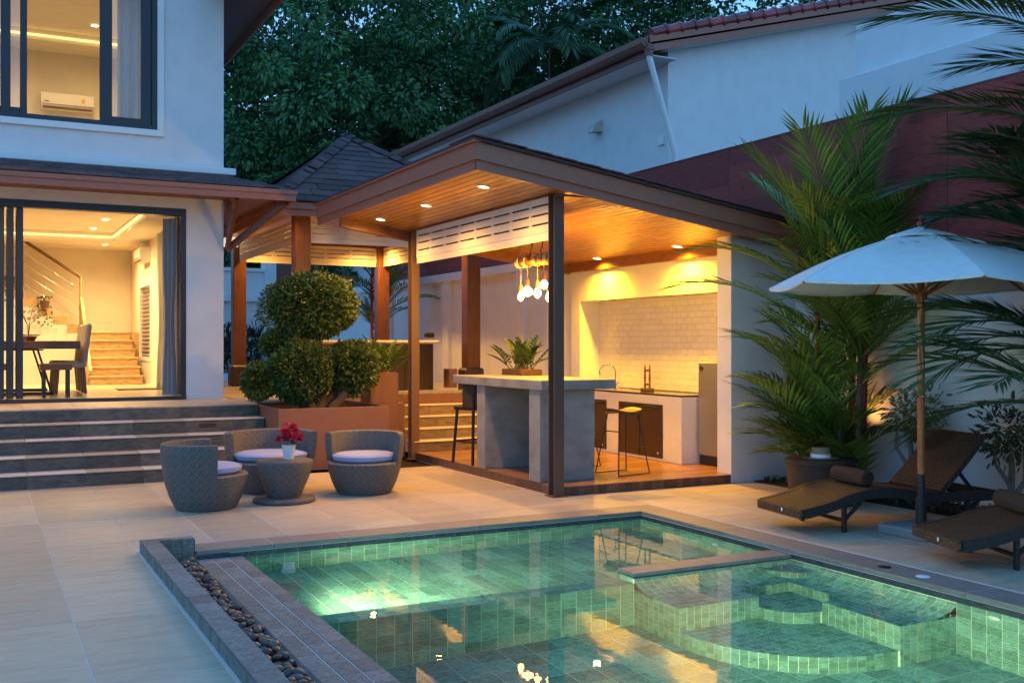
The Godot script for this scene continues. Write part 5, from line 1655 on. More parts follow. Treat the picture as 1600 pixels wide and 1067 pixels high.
func build_plants() -> void:
	# big planter and the cloud-pruned tree
	var pl := thing("planter_box", "large brown steel planter box under the cloud-pruned tree", "planter", "", V(4.085, 0, -13.65))
	var hx := 0.735
	var hz := 0.85
	part(MB.new().bb(V(-hx, 0, hz - 0.03), V(hx, 0.79, hz), 0.003).bb(V(-hx, 0, -hz), V(hx, 0.79, -hz + 0.03), 0.003).bb(V(-hx, 0, -hz + 0.031), V(-hx + 0.03, 0.79, hz - 0.031), 0.003).bb(V(hx - 0.03, 0, -hz + 0.031), V(hx, 0.79, hz - 0.031), 0.003), "sides", M.corten, pl)
	part(MB.new().bb(V(-hx + 0.03, 0.3, -hz + 0.03), V(hx - 0.03, 0.74, hz - 0.03)), "soil", M.soil, pl)
	rng.seed = 11
	var b := thing("cloud_tree", "cloud-pruned evergreen tree with rounded leaf pads in the brown planter", "tree", "", V(4.05, 0.74, -13.6))
	var o := b.position
	for s in [[V(0.05, 0, 0.05), V(0.16, 0.45, 0.06), V(0.06, 0.9, 0.0), V(0.05, 1.25, 0.0)], [V(-0.05, 0, 0.1), V(-0.2, 0.25, 0.12), V(-0.32, 0.42, 0.06)], [V(0.12, 0, 0.0), V(0.30, 0.25, 0.05), V(0.5, 0.5, 0.0)], [V(-0.08, 0.0, 0.0), V(-0.30, 0.16, 0.05), V(-0.72, 0.32, 0.0)], [V(0.0, 0.0, -0.08), V(-0.06, 0.5, -0.1), V(-0.35, 0.75, -0.05)], [V(0.2, 0.0, 0.12), V(0.36, 0.2, 0.2), V(0.42, 0.46, 0.15)]]:
		part(MB.new().tube(s, [0.065, 0.055, 0.04, 0.03].slice(0, s.size()), 8), "trunk", M.bark, b)
	var green := Color(0.080, 0.125, 0.026)
	for k in [[V(4.02, 2.11, -13.6), V(0.64, 0.46, 0.58), 9500], [V(3.82, 1.22, -13.48), V(0.44, 0.42, 0.44), 6500], [V(4.53, 1.30, -13.52), V(0.37, 0.36, 0.38), 4800], [V(3.27, 1.12, -13.5), V(0.21, 0.24, 0.21), 2200], [V(3.55, 1.60, -13.7), V(0.19, 0.17, 0.19), 1500]]:
		var xf := []
		var cols := []
		for q in 6: pad(xf, cols, k[0] - o + V(rng.randf_range(-0.08, 0.08), rng.randf_range(-0.06, 0.06), rng.randf_range(-0.08, 0.08)) * k[1] * 2.0, k[1] * rng.randf_range(0.84, 0.98), k[2] / 6, rng.randf_range(0.034, 0.048), green * rng.randf_range(0.85, 1.15), 0.0, 0.88)
		pad(xf, cols, k[0] - o, k[1] * 0.84, k[2] / 3, 0.085, green, 0.0, 0.8)
		pad(xf, cols, k[0] - o, k[1] * 0.7, k[2] / 4, 0.11, green, 0.0, 0.5)
		scatter(b, "foliage_pad", leaf_mesh(0.62, 1.0, 0.2), xf, cols)
	# step-shaped brown box and the taller pot on it
	single(MB.new().bb(V(4.825, 0.0, -14.58), V(5.395, 0.77, -13.70), 0.004), "planter_block", M.corten, "plain brown steel block between planter and back steps", "planter")
	var tp := thing("tall_planter", "cube-shaped brown planter with leafy plant beside the cloud tree", "planter", "", V(5.10, 0.771, -13.935))
	part(MB.new().bb(V(-0.21, 0, -0.21), V(0.21, 0.43, 0.21), 0.004), "box", M.corten, tp)
	var zp := MB.new()
	zp.colored = true
	for i in 44:
		frond(zp, V(rng.randf_range(-0.14, 0.14), 0.41, rng.randf_range(-0.14, 0.14)), rng.randf() * TAU, rng.randf_range(0.6, 1.45), rng.randf_range(0.40, 0.60), 0.5, 10, 0.11, 0.04, Color(0.08, 0.14, 0.022), 0.3)
	part(zp, "foliage", M.leaf, tp)
	# plant in a tray on the bar
	var bp := thing("bar_plant", "glossy green potted plant in a wooden tray on the bar", "plant", "", V(6.17, 1.212, -11.62))
	part(MB.new().bb(V(-0.15, 0, -0.27), V(0.15, 0.075, 0.27), 0.006), "tray", M.walnut, bp)
	var bl := MB.new()
	bl.colored = true
	for i in 30:
		frond(bl, V(rng.randf_range(-0.08, 0.08), 0.07, rng.randf_range(-0.22, 0.22)), rng.randf() * TAU, rng.randf_range(0.5, 1.4), rng.randf_range(0.32, 0.50), 0.5, 9, 0.10, 0.045, Color(0.05, 0.10, 0.02), 0.3)
	part(bl, "foliage", M.leaf, bp)
	# palms on the right
	rng.seed = 31
	var g1 := Color(0.115, 0.205, 0.028)
	var stems := []
	var fr := []
	for i in 8:
		var a := i * 0.9
		var hgt: float = [2.3, 1.9, 1.5, 1.0, 0.6, 2.1, 0.35, 1.3][i]
		var px := cos(a) * 0.15
		var pz := sin(a) * 0.28
		stems.append([px, pz, hgt])
		for k in 7:
			var az := 2.7 + rng.randf_range(-1.9, 1.6)
			fr.append([V(px * 1.15, hgt - 0.05, pz * 1.15), az, rng.randf_range(0.75, 1.42), rng.randf_range(1.0, 1.45), rng.randf_range(0.5, 1.3), 19, 0.54, 0.044, g1 * rng.randf_range(0.65, 1.3), rng.randf_range(0.1, 0.45), 1.1, 0.5, 0.16])
	for k in 6:
		fr.append([V(0.0, 2.5 - k * 0.1, 0.0), 1.2 + k * 0.8, 1.32 - 0.06 * k, 1.75, 0.5, 22, 0.62, 0.048, g1 * 1.1, 0.2, 1.0, 0.4, 0.10])
	for k in 18:
		fr.append([V(rng.randf_range(-0.12, 0.05), 0.05 + 0.05 * (k % 5), rng.randf_range(-0.3, 0.3)), 2.9 + rng.randf_range(-1.7, 1.7), rng.randf_range(0.6, 1.35), rng.randf_range(0.8, 1.2), 1.0, 18, 0.5, 0.044, g1 * rng.randf_range(0.6, 1.0), 0.2, 1.0, 0.3, 0.10])
	for k in 2:
		fr.append([V(-0.1, 1.75 + 0.3 * k, 0.1 * (k - 3)), 3.75 + 0.3 * k, 0.70 + 0.09 * k, 1.7, 1.2, 26, 0.5, 0.032, g1 * 1.3, 0.2, 1.05, 0.35, 0.14])
	palm("tall lipstick palm clump with red stems between side wall and parasol", V(8.28, 0.0, -8.25), 31, stems, fr, M.redstem)
	rng.seed = 47
	stems = []
	fr = []
	for i in 7:
		var hgt: float = [2.4, 3.3, 2.0, 1.5, 1.1, 2.9, 3.8][i]
		var px := cos(i * 1.1) * 0.14
		var pz := sin(i * 1.1) * 0.30
		stems.append([px, pz, hgt])
		for k in 6:
			var az := 3.55 + rng.randf_range(-1.2, 1.1)
			fr.append([V(px * 1.15, hgt - 0.05, pz * 1.15), az, rng.randf_range(0.1, 1.05), rng.randf_range(1.35, 1.75), rng.randf_range(0.6, 1.2), 38, 0.66, 0.030, Color(0.04, 0.10, 0.032) * rng.randf_range(0.7, 1.4), rng.randf_range(0.0, 0.35), 1.15, 0.4, 0.10])
	for k in 6:
		fr.append([V(-0.05, [3.9, 3.7, 3.2, 2.6, 2.0, 1.5][k], 0.0), 3.62 + [0.1, -0.5, 0.2, -0.2, 0.15, -0.3][k], [0.55, 0.9, 0.5, 0.45, 0.5, 0.4][k], 1.95, 1.0, 44, 0.68, 0.032, Color(0.04, 0.10, 0.032), 0.15, 1.15, 0.4, 0.10])
	palm("dark arching palm clump beside the second sun lounger", V(8.36, 0.0, -5.25), 47, stems, fr, M.bark, "arching_palm")
	rng.seed = 53
	stems = []
	fr = []
	for i in 4:
		var hgt: float = [1.9, 1.5, 2.3, 1.1][i]
		stems.append([cos(i * 1.6) * 0.15, sin(i * 1.6) * 0.2, hgt])
		for k in 6: fr.append([V(cos(i * 1.6) * 0.17, hgt - 0.05, sin(i * 1.6) * 0.23), rng.randf() * TAU, rng.randf_range(0.5, 1.35), rng.randf_range(1.0, 1.4), 1.0, 20, 0.4, 0.035, g1 * rng.randf_range(0.6, 1.0), 0.4])
	palm("shaded red-stemmed palm behind the hot tub", V(7.75, 0.81, -21.2), 53, stems, fr, M.redstem)
	# small trees with pale leaves
	rng.seed = 61
	for k in [[V(8.36, 0.0, -9.1), 0.72, 0.22, 420, "pale-leaved little tree left of the palm by the side wall"], [V(8.38, 0.0, -7.42), 0.80, 0.24, 480, "pale-leaved little tree with twisted trunk behind the parasol pole"], [V(8.42, 0.0, -6.3), 0.72, 0.3, 500, "small dark-leaved tree behind the raised lounger back"]]:
		var s := thing("small_tree", k[4], "tree", "little trees along the garden wall", k[0])
		var h: float = k[1]
		part(MB.new().tube([Vector3.ZERO, V(-0.05, h * 0.3, 0.04), V(0.06, h * 0.6, -0.03), V(-0.02, h * 0.95, 0.02)], [0.04, 0.032, 0.028, 0.015], 8), "trunk", M.palebark, s)
		part(MB.new().tube([V(-0.03, h * 0.2, 0.02), V(0.04, h * 0.5, 0.12), V(-0.02, h * 0.9, 0.16)], [0.03, 0.022, 0.012], 7).tube([V(0.02, h * 0.4, 0), V(-0.06, h * 0.7, -0.12), V(0.0, h * 1.0, -0.15)], [0.024, 0.018, 0.01], 7), "branches", M.palebark, s)
		var xf := []
		var cols := []
		for q in 4: pad(xf, cols, V(rng.randf_range(-0.1, 0.06), h * 1.05 + rng.randf_range(-0.1, 0.12), rng.randf_range(-0.22, 0.22)), Vector3.ONE * k[2], k[3] / 4, 0.085, Color(0.17, 0.17, 0.06) if k[0].z < -7.0 else Color(0.04, 0.06, 0.02), 0.3, 0.3)
		scatter(s, "crown", leaf_mesh(0.32, 1.0, 0.2), xf, cols)
	# ground cover in the bed
	var xf := []
	var cols := []
	for i in 1500:
		var p := V(rng.randf_range(8.08, 8.66), 0.012, rng.randf_range(-9.35, -4.0))
		xf.append(Transform3D(look(V(rng.randfn(), 1.2, rng.randfn())).scaled_local(Vector3.ONE * rng.randf_range(0.04, 0.09)), p))
		cols.append(Color(0.03, 0.055, 0.015) * rng.randf_range(0.6, 1.5))
	var gc := scatter(self, "ground_cover", leaf_mesh(0.3, 1.0, 0.2), xf, cols)
	gc.set_meta("kind", "stuff")
	gc.set_meta("label", "low dark green ground cover in the garden bed")
	# grass and hedge at the far end of the garden
	xf = []; cols = []
	for i in 5000:
		xf.append(Transform3D(look(V(rng.randfn() * 0.3, 1.0, rng.randfn() * 0.3)).scaled_local(V(0.3, 1, 1) * rng.randf_range(0.05, 0.1)), V(rng.randf_range(3.4, 4.2), 0.812, rng.randf_range(-29.8, -21.6))))
		cols.append(Color(0.05, 0.10, 0.02) * rng.randf_range(0.6, 1.4))
	var gs := scatter(self, "grass", leaf_mesh(0.4, 1.0, 0.2), xf, cols)
	gs.set_meta("kind", "stuff")
	gs.set_meta("label", "short lawn grass glimpsed beside the gazebo")
	for k in 5:
		var hs := thing("shrub", "dark low shrub in the bed at the foot of the far garden wall", "shrub", "shrubs along the far wall", V(3.6 + k * 0.85, 0.8, -29.9))
		part(MB.new().tube([Vector3.ZERO, V(0.02, 0.5, 0)], 0.03, 6), "stem", M.bark, hs)
		xf = []; cols = []
		for q in 4: pad(xf, cols, V(rng.randf_range(-0.2, 0.2), 0.6 + rng.randf_range(-0.1, 0.3), rng.randf_range(-0.2, 0.2)), V(0.4, 0.5, 0.35), 110, 0.2, Color(0.03, 0.05, 0.02), -0.4, 0.4)
		scatter(hs, "foliage", leaf_mesh(0.35, 1.0, 0.2), xf, cols)
	# hill and trees behind the houses
	var hill := MB.new()
	for i in 24:
		for j in 12:
			var p := func(a: int, c: int) -> Vector3:
				var x := -30.0 + a * 3.5
				var z := -31.5 - c * 5.0
				return V(x, -0.2 + 6.5 * smoothstep(0, 12, c) + 0.4 * sin(x * 0.4 + c), z)
			var a: Vector3 = p.call(i, j)
			hill.q(a, p.call(i + 1, j), p.call(i + 1, j + 1), p.call(i, j + 1), Vector3.UP)
	setting("hill", hill, M.lawn)
	var tg := Color(0.055, 0.165, 0.05)
	tree("broad dark green tree with visible forked trunk behind the gazebo roof", V(11.3, 0.0, -32.6), 15.0, 4.7, 250, 150, 0.18, tg, 71, 8.0)
	tree("leafy tree showing beside the upper corner of the white house", V(6.9, 0.0, -36.0), 14.4, 4.0, 150, 140, 0.18, tg * 0.95, 72, 6.0)
	tree("fine-leaved tree with sky showing through low beside the white house", V(7.6, 0.3, -42.0), 11.6, 4.4, 100, 110, 0.17, tg * 0.8, 73, 3.0)
	tree("dense green tree rising behind the neighbouring gutter", V(16.4, 0.5, -35.0), 15.6, 4.8, 240, 140, 0.18, tg * 0.95, 74, 5.0)
	tree("dim tree filling the gap behind the broad forked tree", V(12.5, 1.0, -43.0), 16.5, 5.5, 180, 100, 0.26, tg * 0.75, 75, 3.5)
	tree("dim tree behind the verge tiles of the neighbouring roof", V(22.5, 1.0, -37.0), 18.0, 5.6, 220, 120, 0.22, tg * 0.75, 76, 4.0)
	tree("tall tree at the end of the hill behind the neighbouring roof corner", V(20.5, 1.0, -44.0), 19.5, 6.0, 200, 100, 0.26, tg * 0.75, 78, 4.0)
	tree("shaded tree above the ridge of the neighbouring verge tiles", V(24.8, 1.0, -30.5), 17.5, 4.6, 190, 110, 0.2, tg * 0.75, 79, 5.0)
	tree("shaded tree beside the tall feathery palm crown", V(21.0, 1.0, -32.5), 16.5, 4.4, 180, 110, 0.2, tg * 0.75, 80, 5.0)
	tree("low dark tree standing right behind the gazebo", V(9.2, 0.0, -33.0), 8.6, 3.0, 90, 120, 0.16, tg * 0.75, 77, 2.0)
	rng.seed = 81
	fr = []
	for k in 26: fr.append([V(0, 11.2, 0), k * 0.9, rng.randf_range(-0.3, 1.1), 3.0, 1.5, 40, 0.8, 0.05, tg * 0.55, -0.4])
	palm("tall feathery palm crown behind the neighbouring roof corner", V(16.4, 0.0, -29.0), 81, [[0.0, 0.0, 11.2]], fr, M.bark, "tall_palm")

func tub_chair(label: String, at: Vector3, face: Vector2, k := 1.0, arc := 1.75) -> Node3D:
	var t := thing("tub_chair", label, "armchair", "woven tub chairs", at, atan2(face.x, face.y))
	part(MB.new().lathe([Vector2(0.0, 0.0), Vector2(0.285 * k, 0.0), Vector2(0.295 * k, 0.015), Vector2(0.345 * k, 0.12), Vector2(0.385 * k, 0.24), Vector2(0.40 * k, 0.33), Vector2(0.385 * k, 0.345), Vector2(0.0, 0.345)], 40), "base", M.wicker, t)
	# wrap-around back, centred on -z
	var m := MB.new()
	var prof := [Vector2(0.402 * k, 0.33), Vector2(0.425 * k, 0.50), Vector2(0.432 * k, 0.615), Vector2(0.422 * k, 0.64), Vector2(0.395 * k, 0.648), Vector2(0.365 * k, 0.635), Vector2(0.358 * k, 0.60), Vector2(0.345 * k, 0.346)]
	var a0 := -PI / 2 - arc
	var a1 := -PI / 2 + arc
	m.lathe(prof, 36, Vector3.ZERO, Basis(), a0, a1)
	for a in [a0, a1]:
		var d := V(cos(a), 0, sin(a))
		var out := V(-sin(a), 0, cos(a)) * (-1.0 if a == a0 else 1.0)
		for i in range(1, prof.size() - 1):
			m.tri(d * prof[0].x + Vector3.UP * prof[0].y, d * prof[i].x + Vector3.UP * prof[i].y, d * prof[i + 1].x + Vector3.UP * prof[i + 1].y, out)
	part(m, "backrest", M.wicker, t)
	var c := part(MB.new().lathe([Vector2(0.0, 0.0), Vector2(0.31 * k, 0.0), Vector2(0.335 * k, 0.02), Vector2(0.34 * k, 0.045), Vector2(0.325 * k, 0.07), Vector2(0.29 * k, 0.082), Vector2(0.0, 0.088)], 32, V(0, 0.347, 0.0)), "cushion", M.cushion, t)
	part(MB.new().tube(range(25).map(func(i): return V(cos(TAU * i / 24.0) * 0.338 * k, 0.405, sin(TAU * i / 24.0) * 0.338 * k)), 0.006, 5, false), "piping", M.cushion, c)
	return t

func build_furniture() -> void:
	tub_chair("grey woven tub chair with its back to the front steps, facing the small table", V(2.0, 0, -10.36), Vector2(1.0, 0.12))
	tub_chair("grey woven tub chair standing alone nearest the bar", V(3.73, 0, -10.66), Vector2(-0.62, 0.78))
	tub_chair("wide grey woven tub chair behind the small table, against the brown planter", V(2.86, 0, -11.24), Vector2(-0.1, 1.0), 1.16)
	var t := thing("goblet_table", "grey woven goblet-shaped low table on a round foot", "table", "", V(2.79, 0, -10.42))
	part(MB.new().lathe([Vector2(0, 0), Vector2(0.30, 0.0), Vector2(0.315, 0.012), Vector2(0.315, 0.035), Vector2(0.30, 0.046), Vector2(0.0, 0.05)], 40), "foot", M.wicker, t)
	part(MB.new().lathe([Vector2(0.165, 0.05), Vector2(0.18, 0.09), Vector2(0.235, 0.22), Vector2(0.275, 0.36), Vector2(0.285, 0.41), Vector2(0.275, 0.425), Vector2(0.0, 0.43)], 40), "body", M.wicker, t)
	var p := thing("poinsettia", "red poinsettia in a white pot on the goblet table", "plant", "", V(2.83, 0.431, -10.40))
	part(MB.new().lathe([Vector2(0, 0), Vector2(0.05, 0), Vector2(0.068, 0.13), Vector2(0.074, 0.132), Vector2(0.074, 0.145), Vector2(0.066, 0.145), Vector2(0.06, 0.12), Vector2(0, 0.12)], 24), "pot", M.pot, p)
	rng.seed = 5
	var m := MB.new()
	m.colored = true
	for c in [[V(0.01, 0.34, 0), 0.08], [V(-0.08, 0.23, 0.03), 0.08], [V(0.08, 0.23, 0.03), 0.08], [V(0.05, 0.29, -0.04), 0.075], [V(-0.04, 0.29, 0.05), 0.075], [V(0.02, 0.24, 0.08), 0.08]]:
		for i in 13:
			var a := i * 2.4
			var d := V(cos(a), rng.randf_range(-0.7, 0.5), sin(a)).normalized()
			var side: Vector3 = d.cross(V(rng.randfn(), rng.randfn(), 1.5).normalized()).normalized() * c[1] * 0.36
			var o: Vector3 = c[0]
			var L: float = c[1] * rng.randf_range(0.8, 1.2)
			m.col = Color(0.55, 0.008, 0.028) * rng.randf_range(0.55, 1.2)
			m.q(o, o + d * L * 0.5 + side, o + d * L + Vector3.DOWN * 0.01, o + d * L * 0.5 - side, Vector3.UP)
	part(m, "bracts", M.leaf, p)
	var lv := MB.new()
	lv.colored = true
	for i in 22:
		var a := i * 2.4
		var d := V(cos(a), rng.randf_range(-0.35, 0.3), sin(a)).normalized()
		var side := d.cross(Vector3.UP).normalized() * 0.025
		var o := V(cos(a) * 0.02, 0.15 + 0.004 * i, sin(a) * 0.02)
		lv.col = Color(0.04, 0.07, 0.02) * rng.randf_range(0.6, 1.3)
		lv.q(o, o + d * 0.06 + side, o + d * 0.12, o + d * 0.06 - side, Vector3.UP)
	part(lv, "leaves", M.leaf, p)
	build_loungers()
	build_parasol()

func sweep(m: MB, pts: Array, z0: float, z1: float, th: float) -> void:
	for i in pts.size() - 1:
		var a: Vector2 = pts[i]
		var b: Vector2 = pts[i + 1]
		var dn := func(k: int) -> Vector2:
			var t: Vector2 = (pts[mini(k + 1, pts.size() - 1)] - pts[maxi(k - 1, 0)]).normalized()
			return Vector2(t.y, -t.x) * th
		var a2: Vector2 = a + dn.call(i)
		var b2: Vector2 = b + dn.call(i + 1)
		var na := V(-dn.call(i).x, -dn.call(i).y, 0).normalized()
		var nb := V(-dn.call(i + 1).x, -dn.call(i + 1).y, 0).normalized()
		m.qs(V(a.x, a.y, z0), V(b.x, b.y, z0), V(b.x, b.y, z1), V(a.x, a.y, z1), na, nb, nb, na)
		m.qs(V(a2.x, a2.y, z0), V(b2.x, b2.y, z0), V(b2.x, b2.y, z1), V(a2.x, a2.y, z1), -na, -nb, -nb, -na)
		m.q(V(a.x, a.y, z0), V(b.x, b.y, z0), V(b2.x, b2.y, z0), V(a2.x, a2.y, z0), Vector3(0, 0, -1))
		m.q(V(a.x, a.y, z1), V(b.x, b.y, z1), V(b2.x, b2.y, z1), V(a2.x, a2.y, z1), Vector3(0, 0, 1))
		if i == 0: m.q(V(a.x, a.y, z0), V(a.x, a.y, z1), V(a2.x, a2.y, z1), V(a2.x, a2.y, z0), V(-1, 0, 0))
		if i == pts.size() - 2: m.q(V(b.x, b.y, z0), V(b.x, b.y, z1), V(b2.x, b2.y, z1), V(b2.x, b2.y, z0), V(1, 0, 0))

func build_loungers() -> void:
	var at := V(6.2, 0, -6.88)
	var l := thing("sun_lounger", "brown woven sun lounger with raised back beside the round side table", "sun lounger", "brown woven sun loungers", at, -0.16)
	var key := [Vector2(0.0, 0.215), Vector2(0.25, 0.262), Vector2(0.45, 0.318), Vector2(0.62, 0.352), Vector2(0.80, 0.362), Vector2(1.0, 0.345), Vector2(1.2, 0.31), Vector2(1.38, 0.295)]
	var pts := []
	for i in key.size() - 1:
		for k in 3: pts.append(key[i].cubic_interpolate(key[i + 1], key[maxi(i - 1, 0)], key[mini(i + 2, key.size() - 1)], k / 3.0))
	pts.append(key[key.size() - 1])
	var m := MB.new()
	sweep(m, pts, -0.30, 0.30, 0.06)
	m.bb(V(-0.028, 0.135, -0.34), V(0.0, 0.214, 0.34), 0.006)
	part(m, "seat", M.brownwicker, l)
	var rail := pts.duplicate()
	rail.append(Vector2(1.6, 0.29))
	rail.append(Vector2(2.0, 0.285))
	for s in [-1, 1]:
		var r := MB.new()
		sweep(r, rail.map(func(q): return q + Vector2(0, 0.004)), 0.301 * s if s > 0 else -0.345, 0.345 if s > 0 else -0.301, 0.085)
		part(r, "side_rail", M.brownrail, l)
	part(MB.new().bb(V(2.0, 0.2, -0.345), V(2.045, 0.29, 0.345), 0.006), "end_rail", M.brownrail, l)
	m = MB.new()
	sweep(m, [Vector2(1.385, 0.31), Vector2(1.55, 0.46), Vector2(1.74, 0.65), Vector2(1.87, 0.80)], -0.335, 0.335, 0.05)
	part(m, "backrest", M.brownwicker, l)
	for s in [-1, 1]:
		part(MB.new().bar(V(1.66, 0.50, s * 0.22), V(1.86, 0.27, s * 0.22), 0.025, 0.03, 0.003).bar(V(1.55, 0.40, s * 0.24), V(1.66, 0.27, s * 0.24), 0.025, 0.03, 0.003), "back_strut", M.blacksteel, l)
		for x in [0.42, 1.72]:
			part(MB.new().bar(V(x, 0.0, s * 0.31), V(x, 0.24, s * 0.31), 0.045, 0.03, 0.004).bar(V(x, 0.10, s * 0.31), V(x + 0.17, 0.25, s * 0.31), 0.022, 0.03, 0.003), "leg", M.brownrail, l)
	for x in [0.42, 1.72]: part(MB.new().bar(V(x, 0.10, -0.30), V(x, 0.10, 0.30), 0.022, 0.03, 0.003), "leg_brace", M.brownrail, l)
	part(MB.new().bx(V(-0.031, 0.18, 0.06), V(0.006, 0.03, 0.022), Basis(), 0.002), "badge", M.white, l)
	copy(l, "brown woven sun lounger cut by the picture edge beside the parasol base", V(6.28, 0, -5.30), -0.38)
	# rolled towels
	for k in [[at, -0.16, 0.72, "rolled brown towel on the lounger by the round side table"], [V(6.28, 0, -5.30), -0.38, 0.62, "rolled brown towel on the lounger beside the parasol base"]]:
		var b := Basis(Vector3.UP, k[1])
		var pos: Vector3 = k[0] + b * V(k[2], 0.362 + 0.072, 0.0)
		var tw := thing("towel", k[3], "towel", "rolled towels", pos, k[1])
		part(MB.new().tube([V(0, 0, -0.23), V(0, 0, -0.22), V(0.003, 0.0, 0.0), V(0, 0, 0.22), V(0, 0, 0.23)], [0.055, 0.068, 0.071, 0.068, 0.055], 18), "roll", M.towel, tw)
		var sp := []
		for q in 40:
			var a := q * 0.42
			sp.append(V(cos(a) * (0.062 - q * 0.0013), sin(a) * (0.062 - q * 0.0013), 0.232))
		part(MB.new().tube(sp, 0.004, 4), "spiral_edge", M.towel, tw)
		part(MB.new().bar(V(0.055, 0.045, -0.22), V(0.055, 0.045, 0.22), 0.02, 0.012, 0.003), "loose_edge", M.towel, tw)
	# side table with hat
	var s := thing("side_table", "round dark woven side table in front of the lipstick palm", "table", "", V(7.58, 0, -7.82))
	part(MB.new().lathe([Vector2(0, 0), Vector2(0.30, 0), Vector2(0.31, 0.02), Vector2(0.35, 0.40), Vector2(0.365, 0.41), Vector2(0.365, 0.44), Vector2(0.35, 0.45), Vector2(0, 0.45)], 40), "drum", M.brownrail, s)
	var h := thing("straw_hat", "straw hat with white band lying on the round side table", "hat", "", V(7.55, 0.452, -7.80), 0.3)
	part(MB.new().lathe([Vector2(0.0, 0.10), Vector2(0.05, 0.112), Vector2(0.082, 0.11), Vector2(0.09, 0.10), Vector2(0.098, 0.03), Vector2(0.102, 0.014), Vector2(0.14, 0.006), Vector2(0.185, 0.012), Vector2(0.186, 0.008), Vector2(0.14, 0.0), Vector2(0.1, 0.0)], 32), "straw_body", M.straw, h)
	part(MB.new().lathe([Vector2(0.1025, 0.015), Vector2(0.0985, 0.05), Vector2(0.095, 0.05)], 32), "band", M.white, h)

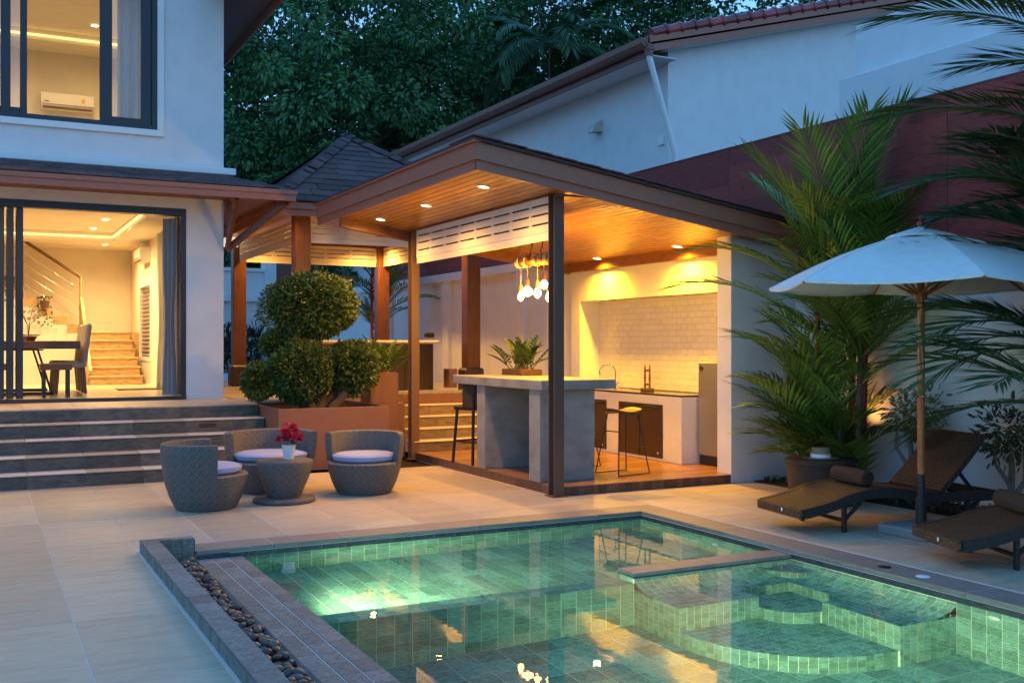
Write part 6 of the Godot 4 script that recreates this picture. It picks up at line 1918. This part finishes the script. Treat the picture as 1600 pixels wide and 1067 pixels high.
func build_parasol() -> void:
	var C := V(7.13, 0, -6.19)
	var b := thing("granite_block", "square granite block holding the parasol pole", "stone block", "", C)
	part(MB.new().bx(V(-0.02, 0.04, 0.07), V(0.60, 0.08, 0.50), Basis(), 0.008), "block", M.granitebase, b)
	part(MB.new().lathe([Vector2(0.035, 0.0), Vector2(0.046, 0.0), Vector2(0.046, 0.22), Vector2(0.035, 0.22)], 16, V(0, 0.081, 0)), "sleeve", M.blacksteel, b)
	var u := thing("parasol", "white canvas parasol with wooden pole and ribs over the loungers", "parasol", "", C)
	part(MB.new().tube([V(0, 0.082, 0), V(0, 0.5, 0)], 0.033, 12), "pole_foot", M.blacksteel, u)
	part(MB.new().tube([V(0, 0.5, 0), V(0, 2.55, 0)], 0.031, 12), "pole", M.teak, u)
	part(MB.new().tube([V(0, 1.30, 0), V(0, 1.46, 0)], 0.0335, 12), "joint_sleeve", M.copper, u)
	part(MB.new().ball(V(-0.01, 1.16, 0.028), V(0.012, 0.014, 0.008)), "pin", M.chrome, u)
	part(MB.new().lathe([Vector2(0.0, 2.695), Vector2(0.012, 2.69), Vector2(0.016, 2.675), Vector2(0.008, 2.66), Vector2(0.012, 2.65), Vector2(0.03, 2.635), Vector2(0.032, 2.62), Vector2(0.02, 2.605), Vector2(0.022, 2.59), Vector2(0.028, 2.585), Vector2(0.0, 2.58)], 16), "finial", M.teak, u)
	var apex := V(0, 2.57, 0)
	var R := 1.32
	var hem := 2.11
	for k in 6:
		var a0 := TAU * k / 6
		var a1 := TAU * (k + 1) / 6
		var c0 := V(cos(a0) * R, hem, sin(a0) * R)
		var c1 := V(cos(a1) * R, hem, sin(a1) * R)
		var m := MB.new()
		var n := 8
		var p := func(i: int, j: int) -> Vector3:
			var t := i / float(n)
			var w := j / float(n)
			var l := apex.lerp(c0, t)
			var r := apex.lerp(c1, t)
			var q := l.lerp(r, w)
			q.y += 0.05 * sin(PI * t) - 0.035 * sin(PI * w) * t
			return q
		for i in range(1, n):
			for j in n:
				m.q(p.call(i, j), p.call(i + 1, j), p.call(i + 1, j + 1), p.call(i, j + 1), Vector3.UP)
		for j in n:
			var e := V(0, -0.02, 0)
			m.q(p.call(n, j), p.call(n, j + 1), p.call(n, j + 1) + e, p.call(n, j) + e, c0 + c1)
		part(m, "canopy_panel", M.canvas, u)
		# rib and strut
		var rp := []
		for i in 7:
			var t := i / 6.0
			rp.append(apex.lerp(c0, t) + V(0, 0.05 * sin(PI * t) - 0.022, 0))
		part(MB.new().tube(rp, 0.011, 6), "rib", M.teak, u)
		part(MB.new().tube(rp.slice(1).map(func(q): return q + V(0, 0.0235, 0)), 0.0045, 5), "seam", M.canvas, u)
		part(MB.new().bar(V(cos(a0) * 0.04, 2.02, sin(a0) * 0.04), apex.lerp(c0, 0.5) + V(0, 0.02, 0), 0.016, 0.02), "strut", M.teak, u)
	# vent cap
	var cap := MB.new()
	for k in 6:
		var a0 := TAU * k / 6
		var a1 := TAU * (k + 1) / 6
		var d0 := V(cos(a0), 0, sin(a0))
		var d1 := V(cos(a1), 0, sin(a1))
		for j in 4:
			var e0 := d0.lerp(d1, j / 4.0)
			var e1 := d0.lerp(d1, (j + 1) / 4.0)
			var y0 := 2.505 + 0.014 * sin(PI * j / 4.0)
			var y1 := 2.505 + 0.014 * sin(PI * (j + 1) / 4.0)
			cap.q(V(0, 2.60, 0) + e0 * 0.02, V(0, 2.60, 0) + e1 * 0.02, e1 * 0.29 + V(0, y1 + 0.01, 0), e0 * 0.29 + V(0, y0 + 0.01, 0), Vector3.UP)
			cap.q(e0 * 0.29 + V(0, y0 + 0.01, 0), e1 * 0.29 + V(0, y1 + 0.01, 0), e1 * 0.30 + V(0, y1 - 0.012, 0), e0 * 0.30 + V(0, y0 - 0.012, 0), d0)
	part(cap, "vent_cap", M.canvas, u)
	part(MB.new().lathe([Vector2(0.027, 1.97), Vector2(0.05, 1.98), Vector2(0.055, 2.04), Vector2(0.027, 2.05)], 14).lathe([Vector2(0.027, 2.46), Vector2(0.05, 2.47), Vector2(0.05, 2.52), Vector2(0.027, 2.53)], 14), "hub", M.teak, u)
	var rope := [V(-0.04, 2.0, 0.04)]
	for i in 9: rope.append(V(-0.05 - 0.02 * sin(i * 0.6), 1.95 - 0.07 * i, 0.05))
	for i in 8: rope.append(V(-0.09, 1.40 + 0.07 * i, 0.055))
	part(MB.new().tube(rope, 0.005, 5), "pull_rope", M.rope, u)

func _ready() -> void:
	rng.seed = 7
	ready_world()
	make_materials()
	build_ground()
	build_pool()
	build_overflow()
	build_steps()
	build_house()
	build_kitchen()
	build_gazebo()
	build_boundary()
	build_plants()
	build_furniture()
	# small garden uplight behind the palm
	var g := thing("garden_spotlight", "small lit garden spotlight on a stake behind the lipstick palm", "lamp", "", V(8.50, 0.012, -8.16))
	part(MB.new().tube([V(0, 0, 0), V(0, 0.52, 0)], 0.012, 8), "stake", M.blacksteel, g)
	part(MB.new().lathe([Vector2(0.0, 0.52), Vector2(0.03, 0.52), Vector2(0.045, 0.60), Vector2(0.038, 0.60)], 14), "housing", M.blacksteel, g)
	part(MB.new().lathe([Vector2(0.0, 0.585), Vector2(0.036, 0.585)], 14), "lamp_lens", M.lampglow, g)
	spot(V(8.50, 0.63, -8.16), 0.42, V(1.0, 0.40, 0.09), 48.0, V(0.30, 1.0, 0.0), 0.035)
